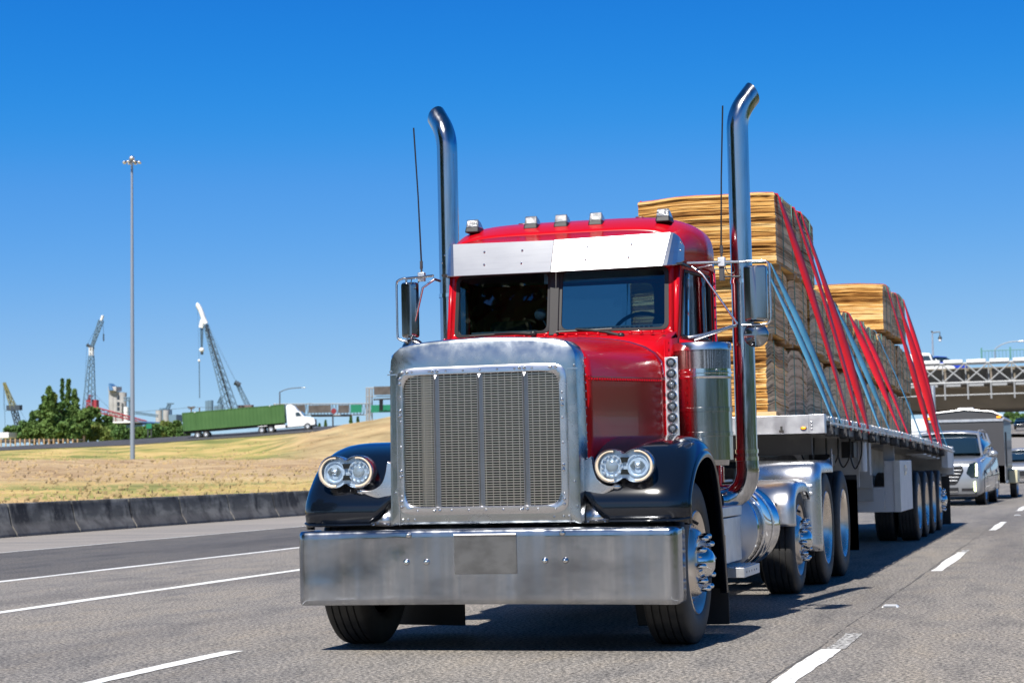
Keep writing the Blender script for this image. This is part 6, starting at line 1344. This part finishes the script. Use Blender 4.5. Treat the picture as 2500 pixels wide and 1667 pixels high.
board(913, 942, 980, 964, YG-1, 'signback', 'sign_back', 'large dark sign back at the top right of the gantry tower', 'road sign', par=GA)
q = MB(); seg(q, 931, 975, 931, 1002, .45, YG-3); seg(q, 912, 975, 975, 972, .18, YG-3); o = q.build('signal_head', 'black'); tag(o, 'dark vertical signal hanging in front of the green sign beside the grille', 'signal')
a = atd(813, 1045, 300); q = MB(); q.tube([(a.x, a.y, a.z-1), (a.x, a.y, zof(813, 300, 1003))], .12, 6); RS = thing('red_sign', a, 'round dark red sign on a post at the foot of the dry hill', 'sign'); q.build('post', 'darkgrey', RS)
q = MB(); c = atd(815, 1003, 300); rr_ = .42*1.0
q.lathe([(-.05, 0), (-.05, rr_), (.05, rr_), (.05, 0)], c, 'Y', 8); q.build('sign_plate', mat('sign_red', (.20, .02, .025), .5), RS)
# far street lamp behind the ramp
b = atd(683, 1000, 420); LP = thing('street_lamp', b, 'thin street lamp with a long curved arm above the white truck', 'street lamp')
q = MB(); q.tube([b-Vector((0, 0, 2)), atd(683, 956, 420)], .13, 6); q.build('pole', 'darkgrey', LP); q = MB(); q.tube(smooth_path([atd(683, 957, 420), atd(700, 950, 420), atd(720, 947, 420), atd(737, 946, 420)], 4), .09, 5); q.build('arm', 'darkgrey', LP); MB().box(atd(741, 946, 420), (.9, .4, .16)).build('lamp_head', 'alu', LP, bevel=.04)
# ================================================================ port cranes and silos
MT['craneblue'] = mat('crane_blue_grey', (.12, .20, .28), .5); MT['cranewhite'] = mat('crane_white', (.7, .72, .74), .5); MT['cranered'] = mat('crane_red', (.28, .03, .045), .5); MT['craneyellow'] = mat('crane_yellow', (.20, .19, .08), .5); MT['cranedark'] = mat('crane_dark', (.03, .045, .065), .6)
def boom(mb, u0, v0, w0, u1, v1, w1, Y=700, n=14, r_=.22):
    a, b = atd(u0, v0, Y), atd(u1, v1, Y); s_ = Y/F_PX; d = (b-a).normalized(); side = d.cross(Vector((0, 1, 0))).normalized(); dep = Vector((0, 1, 0))
    P = [[], [], [], []]
    for k in range(n+1):
        t = k/n; c = a.lerp(b, t); w_ = (w0+(w1-w0)*t)*s_/2
        for j, (e, f) in enumerate(((-1, -1), (1, -1), (1, 1), (-1, 1))): P[j].append(c+side*e*w_+dep*f*w_)
    for p in P: mb.tube([p[0], p[-1]], r_, 4)
    for k in range(n):
        for j in range(4): x, y = P[j], P[(j+1) % 4]; mb.tube([x[k] if k % 2 else y[k], y[k+1] if k % 2 else x[k+1]], r_*.55, 3)
def cable(mb, u0, v0, u1, v1, r_=.07, Y=700): mb.tube([atd(u0, v0, Y), atd(u1, v1, Y)], r_, 3)
C1 = thing('lattice_crane', atd(45, 1040, 700), 'yellow topped lattice crane leaning left at the far left edge', 'crane')
q = MB(); boom(q, 34, 998, 11, 10, 934, 4, n=10); q.build('upper_boom', 'craneyellow', C1); q = MB(); boom(q, 45, 1040, 11, 34, 998, 11, n=6); q.b2(*(lambda c: ((c.x-2.6, c.y-1, c.z-.8), (c.x+2.6, c.y+1, c.z+1)))(atd(35, 996, 700))); q.build('lower_boom', 'cranedark', C1)
q = MB(); cable(q, 9, 934, 9, 1000); cable(q, 9, 932, 13, 1060, .10); cable(q, 13, 1003, 28, 997, .12); cable(q, 12, 940, 66, 1030, .05); q.build('hoist_cable', 'craneblue', C1)
C2 = thing('lattice_crane', atd(216, 1060, 700), 'blue grey lattice tower crane with a tilted jib behind the poplars', 'crane')
q = MB(); boom(q, 217, 1010, 25, 223, 868, 9, n=18, r_=.2); q.build('tower', 'craneblue', C2); q = MB(); boom(q, 223, 850, 5, 247, 782, 9, n=9, r_=.2); q.build('jib', 'craneblue', C2)
q = MB(); boom(q, 223, 868, 7, 223, 848, 7, n=3, r_=.25); q.tube([atd(247, 782, 700), atd(251, 770, 700)], .5, 5); q.build('boom_tip', 'cranewhite', C2)
q = MB(); q.tube([atd(212, 841, 700), atd(229, 852, 700)], .6, 5); cable(q, 212, 843, 248, 775, .05); cable(q, 212, 843, 204, 1000, .05); cable(q, 251, 772, 253, 835, .08); q.tube([atd(253, 815, 700), atd(253, 832, 700)], .25, 5); cable(q, 230, 960, 270, 1000, .05); q.build('crane_rigging', 'cranedark', C2)
q = MB(); boom(q, 216, 990, 6, 222, 964, 5, n=4); q.b2(*(lambda c: ((c.x-2, c.y-1, c.z-2), (c.x+2, c.y+1, c.z+2)))(atd(226, 990, 700))); q.build('crane_house', 'cranered', C2)
C3 = thing('lying_boom', atd(300, 1030, 660), 'red lattice boom lying low across the port behind the bushes', 'crane boom'); q = MB(); boom(q, 229, 999, 12, 357, 1030, 5, Y=660, n=20, r_=.17); q.build('lattice', 'cranered', C3); q = MB(); [cable(q, u, 1000+(u-229)*.24, u, 1050, .2, 660) for u in (262, 282, 300)]; q.build('support', 'cranered', C3)
C4 = thing('lattice_crane', atd(570, 1010, 700), 'tallest lattice crane with a white tip and hanging hook behind the green container', 'crane')
q = MB(); boom(q, 566, 1003, 25, 502, 792, 8, n=24, r_=.19); q.build('main_boom', 'craneblue', C4)
q = MB(); q.tube([atd(567, 1003, 699), atd(503, 792, 699)], .38, 5); q.build('boom_spine', 'cranedark', C4)
q = MB(); q.tube(smooth_path([atd(503, 790, 700), atd(497, 778, 700), atd(490, 758, 700), atd(483, 746, 700), atd(479, 744, 700)], 3), [.85]*12+[.6], 8); q.tube([atd(495, 780, 700), atd(491, 800, 700)], .9, 6); q.build('white_tip', 'cranewhite', C4, smooth=60)
q = MB(); [cable(q, 489+k*2.2, 800, 490.5+k*1.2, 850, .16) for k in range(4)]; cable(q, 482, 748, 486, 878, .06); cable(q, 486, 880, 487, 972, .22); cable(q, 500, 785, 611, 1000, .05); cable(q, 505, 785, 578, 934, .05); q.build('hoist_cable', 'craneblue', C4)
q = MB(); q.sphere(atd(492.5, 854, 700), .95, 8, 6, (1, 1, .9)); q.sphere(atd(486, 880, 700), .5, 8, 6); q.build('hook_block', 'cranewhite', C4, smooth=60); q = MB(); q.sphere(atd(493, 862, 700), .6, 8, 6); q.build('hook', 'cranedark', C4)
C5 = thing('crane_mast', atd(600, 1000, 720), 'slim leaning crane mast with a dark head, right of the tallest crane', 'crane'); q = MB(); boom(q, 611, 1003, 10, 580, 938, 6, Y=720, n=8, r_=.15); q.build('mast', 'craneblue', C5); q = MB(); q.tube([atd(573, 933, 720), atd(586, 940, 720)], 1.0, 6); q.build('mast_head', 'cranedark', C5); q = MB(); q.b2(*(lambda c: ((c.x-1.5, c.y-1, c.z-3.5), (c.x+4, c.y+1, c.z+1.2)))(atd(592, 997, 720))); q.build('counterweight', mat('brown_box', (.14, .10, .10), .7), C5)
# silos
MT['silo'] = mat('silo_concrete', (.40, .40, .41), .8, noise=((.1, .1, .3), (.4, .7), (.30, .30, .30))); MT['siloblue'] = mat('silo_blue', (.06, .16, .33), .6); MT['portblue'] = mat('warehouse_blue', (.07, .17, .33), .6)
def bx(mb, u0, v0, u1, v1, Y, dep=6):
    a, b = atd(u0, v1, Y), atd(u1, v0, Y); mb.b2((a.x, a.y-dep/2, a.z), (b.x, a.y+dep/2, b.z))
S1 = thing('silo_tower', atd(285, 1040, 800), 'tall pale concrete silo tower with a blue slanted top left of the lamp mast', 'silo')
q = MB(); [q.tube([atd(u, 1045, 800), atd(u, v, 800)], 1.55, 16) for u, v in ((275, 954), (284, 956), (294, 957), (300, 958))]; q.build('silo_shaft', 'silo', S1, smooth=50); q = MB(); bx(q, 271, 944, 293, 955, 800, 5); q.build('head_house', 'silo', S1)
q = MB(); a = [atd(271, 936, 799), atd(279, 942, 799), atd(284, 953, 799), atd(271, 953, 799)]; q.prism([(p.x, p.z) for p in a], a[0].y-2, a[0].y+2); q.build('blue_cowl', 'siloblue', S1); q = MB(); [bx(q, 287, v, 291, v+10, 796, 1) for v in (966, 981, 993)]; q.build('window', 'cranedark', S1)
S2 = thing('white_silo', atd(308, 1040, 790), 'white silo with pipework between the pale tower and the lamp mast', 'silo'); q = MB(); q.tube([atd(308, 1030, 790), atd(308, 993, 790)], 1.0, 14); q.build('silo_shaft', 'cranewhite', S2, smooth=50); q = MB(); boom(q, 303, 975, 7, 320, 973, 7, Y=790, n=5, r_=.2); boom(q, 318, 973, 5, 318, 1030, 5, Y=790, n=8, r_=.15); q.build('pipework', 'craneblue', S2)
q = MB(); boom(q, 330, 1007, 5, 386, 1015, 5, Y=760, n=14, r_=.15); o = q.build('conveyor_bridge', 'craneblue'); tag(o, 'thin lattice conveyor bridge right of the lamp mast', 'conveyor')
S3 = thing('silo_cluster', atd(405, 1040, 800), 'cluster of blue and white silos with a conveyor head, right of the lamp mast', 'silo')
q = MB(); [q.tube([atd(u, 1045, 800), atd(u, v, 800)], 1.3, 12) for u, v in ((388, 1001), (406, 1001))]; q.build('white_shaft', 'silo', S3, smooth=50); q = MB(); [q.tube([atd(u, 1045, 801), atd(u, v, 801)], 1.3, 12) for u, v in ((397, 996), (412, 1000))]; bx(q, 420, 1012, 440, 1030, 800); q.build('blue_shaft', 'craneblue', S3, smooth=50); q = MB(); boom(q, 404, 1010, 8, 414, 986, 5, Y=800, n=5, r_=.2); boom(q, 408, 985, 2, 424, 985, 2, Y=800, n=4, r_=.15); q.build('conveyor_head', 'craneblue', S3)
S4 = thing('silo_cluster', atd(520, 1010, 820), 'blue silos standing behind the roof of the green container', 'silo')
q = MB(); [q.tube([atd(u, 1020, 820), atd(u, v, 820)], 1.15, 12) for u, v in ((508, 978), (514, 977), (530, 990), (538, 986))]; q.build('blue_shaft', 'craneblue', S4, smooth=50); q = MB(); boom(q, 535, 985, 7, 541, 968, 4, Y=820, n=4, r_=.25); q.build('conveyor_head', 'craneblue', S4)
q = MB(); bx(q, 265, 1036, 470, 1062, 620, 20); W1 = q.build('warehouse', 'portblue'); tag(W1, 'long low blue warehouse with a white roof edge behind the bushes', 'warehouse'); q = MB(); bx(q, 263, 1030, 392, 1036, 618, 26); q.build('roof', 'cranewhite', W1)
for k, (u, vt, vb, Y, lb) in enumerate(((467, 993, 1012, 520, 'utility pole with crossarms above the rear of the green container'), (487, 995, 1010, 560, 'short utility pole right of the crossarm pole'))):
    UP = thing('utility_pole', atd(u, vb, Y), lb, 'utility pole', 'utility poles behind the container'); q = MB(); q.tube([atd(u, vb+12, Y), atd(u, vt, Y)], .18, 6); q.build('pole', 'bark', UP)
    if k == 0: q = MB(); q.tube([atd(u-8, vt+1, Y), atd(u+8, vt+1, Y)], .14, 4); q.tube([atd(u-7, vt+4, Y), atd(u+7, vt+4, Y)], .12, 4); [q.tube([atd(u+x_, vt-1, Y), atd(u+x_, vt+2, Y)], .15, 4) for x_ in (-8, -5, 5, 8)]; q.build('crossarm', 'bark', UP)
for k, (u0, v0, u1, v1, lb) in enumerate(((180, 1008, 467, 994, 'overhead power line left of the crossarm pole'), (467, 994, 760, 984, 'overhead power line right of the crossarm pole'))):
    q = MB(); P = []
    for i in range(13): t = i/12; P.append(atd(u0+(u1-u0)*t, v0+(v1-v0)*t+7*4*t*(1-t)*.6, 520))
    q.tube(P, .05, 3); o = q.build('power_line', 'darkgrey'); tag(o, lb, 'cable')
# wooded bank on the near right and behind the camera: it is what the chrome mirrors
q = MB(); r_ = random.Random(77)
for i in range(9000):
    a = r_.uniform(-2.6, .35); d = r_.uniform(30, 60); 
    x = 16+r_.random()**.7*26 if i % 2 else CX+math.sin(a)*d*1.5; y = r_.uniform(-70, 60) if i % 2 else -45-r_.random()*25
    if i % 2 and y > 5: x += (y-5)*.55+6
    h = r_.random()**.8*(5.2 if i % 2 else 3.6); s_ = r_.uniform(.4, 1.1); v = [Vector((r_.uniform(-1, 1), r_.uniform(-1, 1), r_.uniform(-1, 1)))*s_ for _ in range(4)]; c = Vector((x, y, h)); q.v += [tuple(c+k) for k in v]; k = len(q.v); q.f.append((k-4, k-3, k-2, k-1))
for cx_, cy_, hh, rr_ in ((-22, -15, 19, 6), (-19, -24, 18, 6), (-28, -20, 21, 7), (-31, -12, 16, 6)):
    q.tube([(cx_, cy_, 0), (cx_, cy_, hh*.7)], .35, 6)
    for i in range(2600):
        a = r_.uniform(0, 6.28); z = r_.uniform(.2, 1); rd = rr_*math.sqrt(max(0, 1-(2*z-1.15)**2))*r_.random()**.5; s_ = r_.uniform(.3, .7); v = [Vector((r_.uniform(-1, 1), r_.uniform(-1, 1), r_.uniform(-1, 1)))*s_ for _ in range(4)]; c = Vector((cx_+math.cos(a)*rd, cy_+math.sin(a)*rd, z*hh)); q.v += [tuple(c+k) for k in v]; k = len(q.v); q.f.append((k-4, k-3, k-2, k-1))
o = q.build('roadside_bushes', 'leafC', smooth=0, fix=False); tag(o, kind='stuff')

# ================================================================ tidy the parts: surface pattern joins its part, separate pieces become parts of their own
JOIN = ('shell_seam', 'shell_rivet', 'frame_rivet', 'hood_rivet', 'cab_rivet', 'visor_screw', 'tread_pattern', 'step_tread', 'hand_hole_rim', 'hand_hole', 'plate_hinge', 'nose_rivet', 'led_chip', 'reflector_flute', 'louvre', 'step_hole', 'dash_vent')
def base_name(o): return o.name.split('.')[0]
import numpy as np
for o in [x for x in bpy.data.objects if x.type == 'MESH' and base_name(x) in JOIN and x.parent and x.parent.type == 'MESH']:
    p = o.parent; me, pm = o.data, p.data; T_ = wm(p).inverted() @ wm(o); off = len(pm.materials)
    names = [m_.name for m_ in pm.materials]; mi = []
    for m_ in me.materials:
        if m_.name not in names: pm.materials.append(m_); names.append(m_.name)
        mi.append(names.index(m_.name))
    b = bmesh.new(); b.from_mesh(pm); n0 = len(b.faces); m2 = me.copy(); m2.transform(T_); b.from_mesh(m2); b.faces.ensure_lookup_table()
    for f in b.faces[n0:]: f.material_index = mi[0]
    b.to_mesh(pm); b.free(); bpy.data.objects.remove(o); bpy.data.meshes.remove(m2)
NOSPLIT = ('crown', 'trunk', 'dry_grass', 'roadside_bushes', 'veneer_bundle', 'grille_mesh', 'terrain')
def comps(n, ed):
    par = list(range(n))
    def fd(a):
        while par[a] != a: par[a] = par[par[a]]; a = par[a]
        return a
    for a, b in ed:
        a, b = fd(a), fd(b)
        if a != b: par[b] = a
    r = {}; return [r.setdefault(fd(i), len(r)) for i in range(n)], r
for o in [x for x in bpy.data.objects if x.type == 'MESH' and base_name(x) not in NOSPLIT and x.get('kind') != 'stuff']:
    me = o.data
    if len(me.vertices) > 20000: continue
    cid, r = comps(len(me.vertices), [tuple(e.vertices) for e in me.edges]); k = len(r)
    if k < 2 or k > 400: continue
    co = np.array([v.co[:] for v in me.vertices]); cid = np.array(cid); lo = np.full((k, 3), 1e9); hi = np.full((k, 3), -1e9); np.minimum.at(lo, cid, co); np.maximum.at(hi, cid, co)
    size = (hi-lo).max(axis=1); gap = np.maximum(0, np.maximum(lo[:, None]-hi[None], lo[None]-hi[:, None])); near = np.sqrt((gap**2).sum(2)) <= np.maximum(.02, .5*np.maximum(size[:, None], size[None]))
    a, b = np.nonzero(np.triu(near, 1)); pid, r2 = comps(k, list(zip(a.tolist(), b.tolist()))); n = len(r2)
    if n < 2 or n > 60: continue
    vp = np.array(pid)[cid]; fp = np.array([vp[p.vertices[0]] for p in me.polygons])
    for j in range(n):
        m2 = me.copy(); b_ = bmesh.new(); b_.from_mesh(m2); b_.verts.ensure_lookup_table(); bmesh.ops.delete(b_, geom=[v for v in b_.verts if vp[v.index] != j], context='VERTS'); b_.to_mesh(m2); b_.free()
        if j == 0: first = m2; continue
        c = o.copy(); c.data = m2; COL.objects.link(c)
    for ch in [x for x in bpy.data.objects if x.parent == o]: pass
    o.data = first
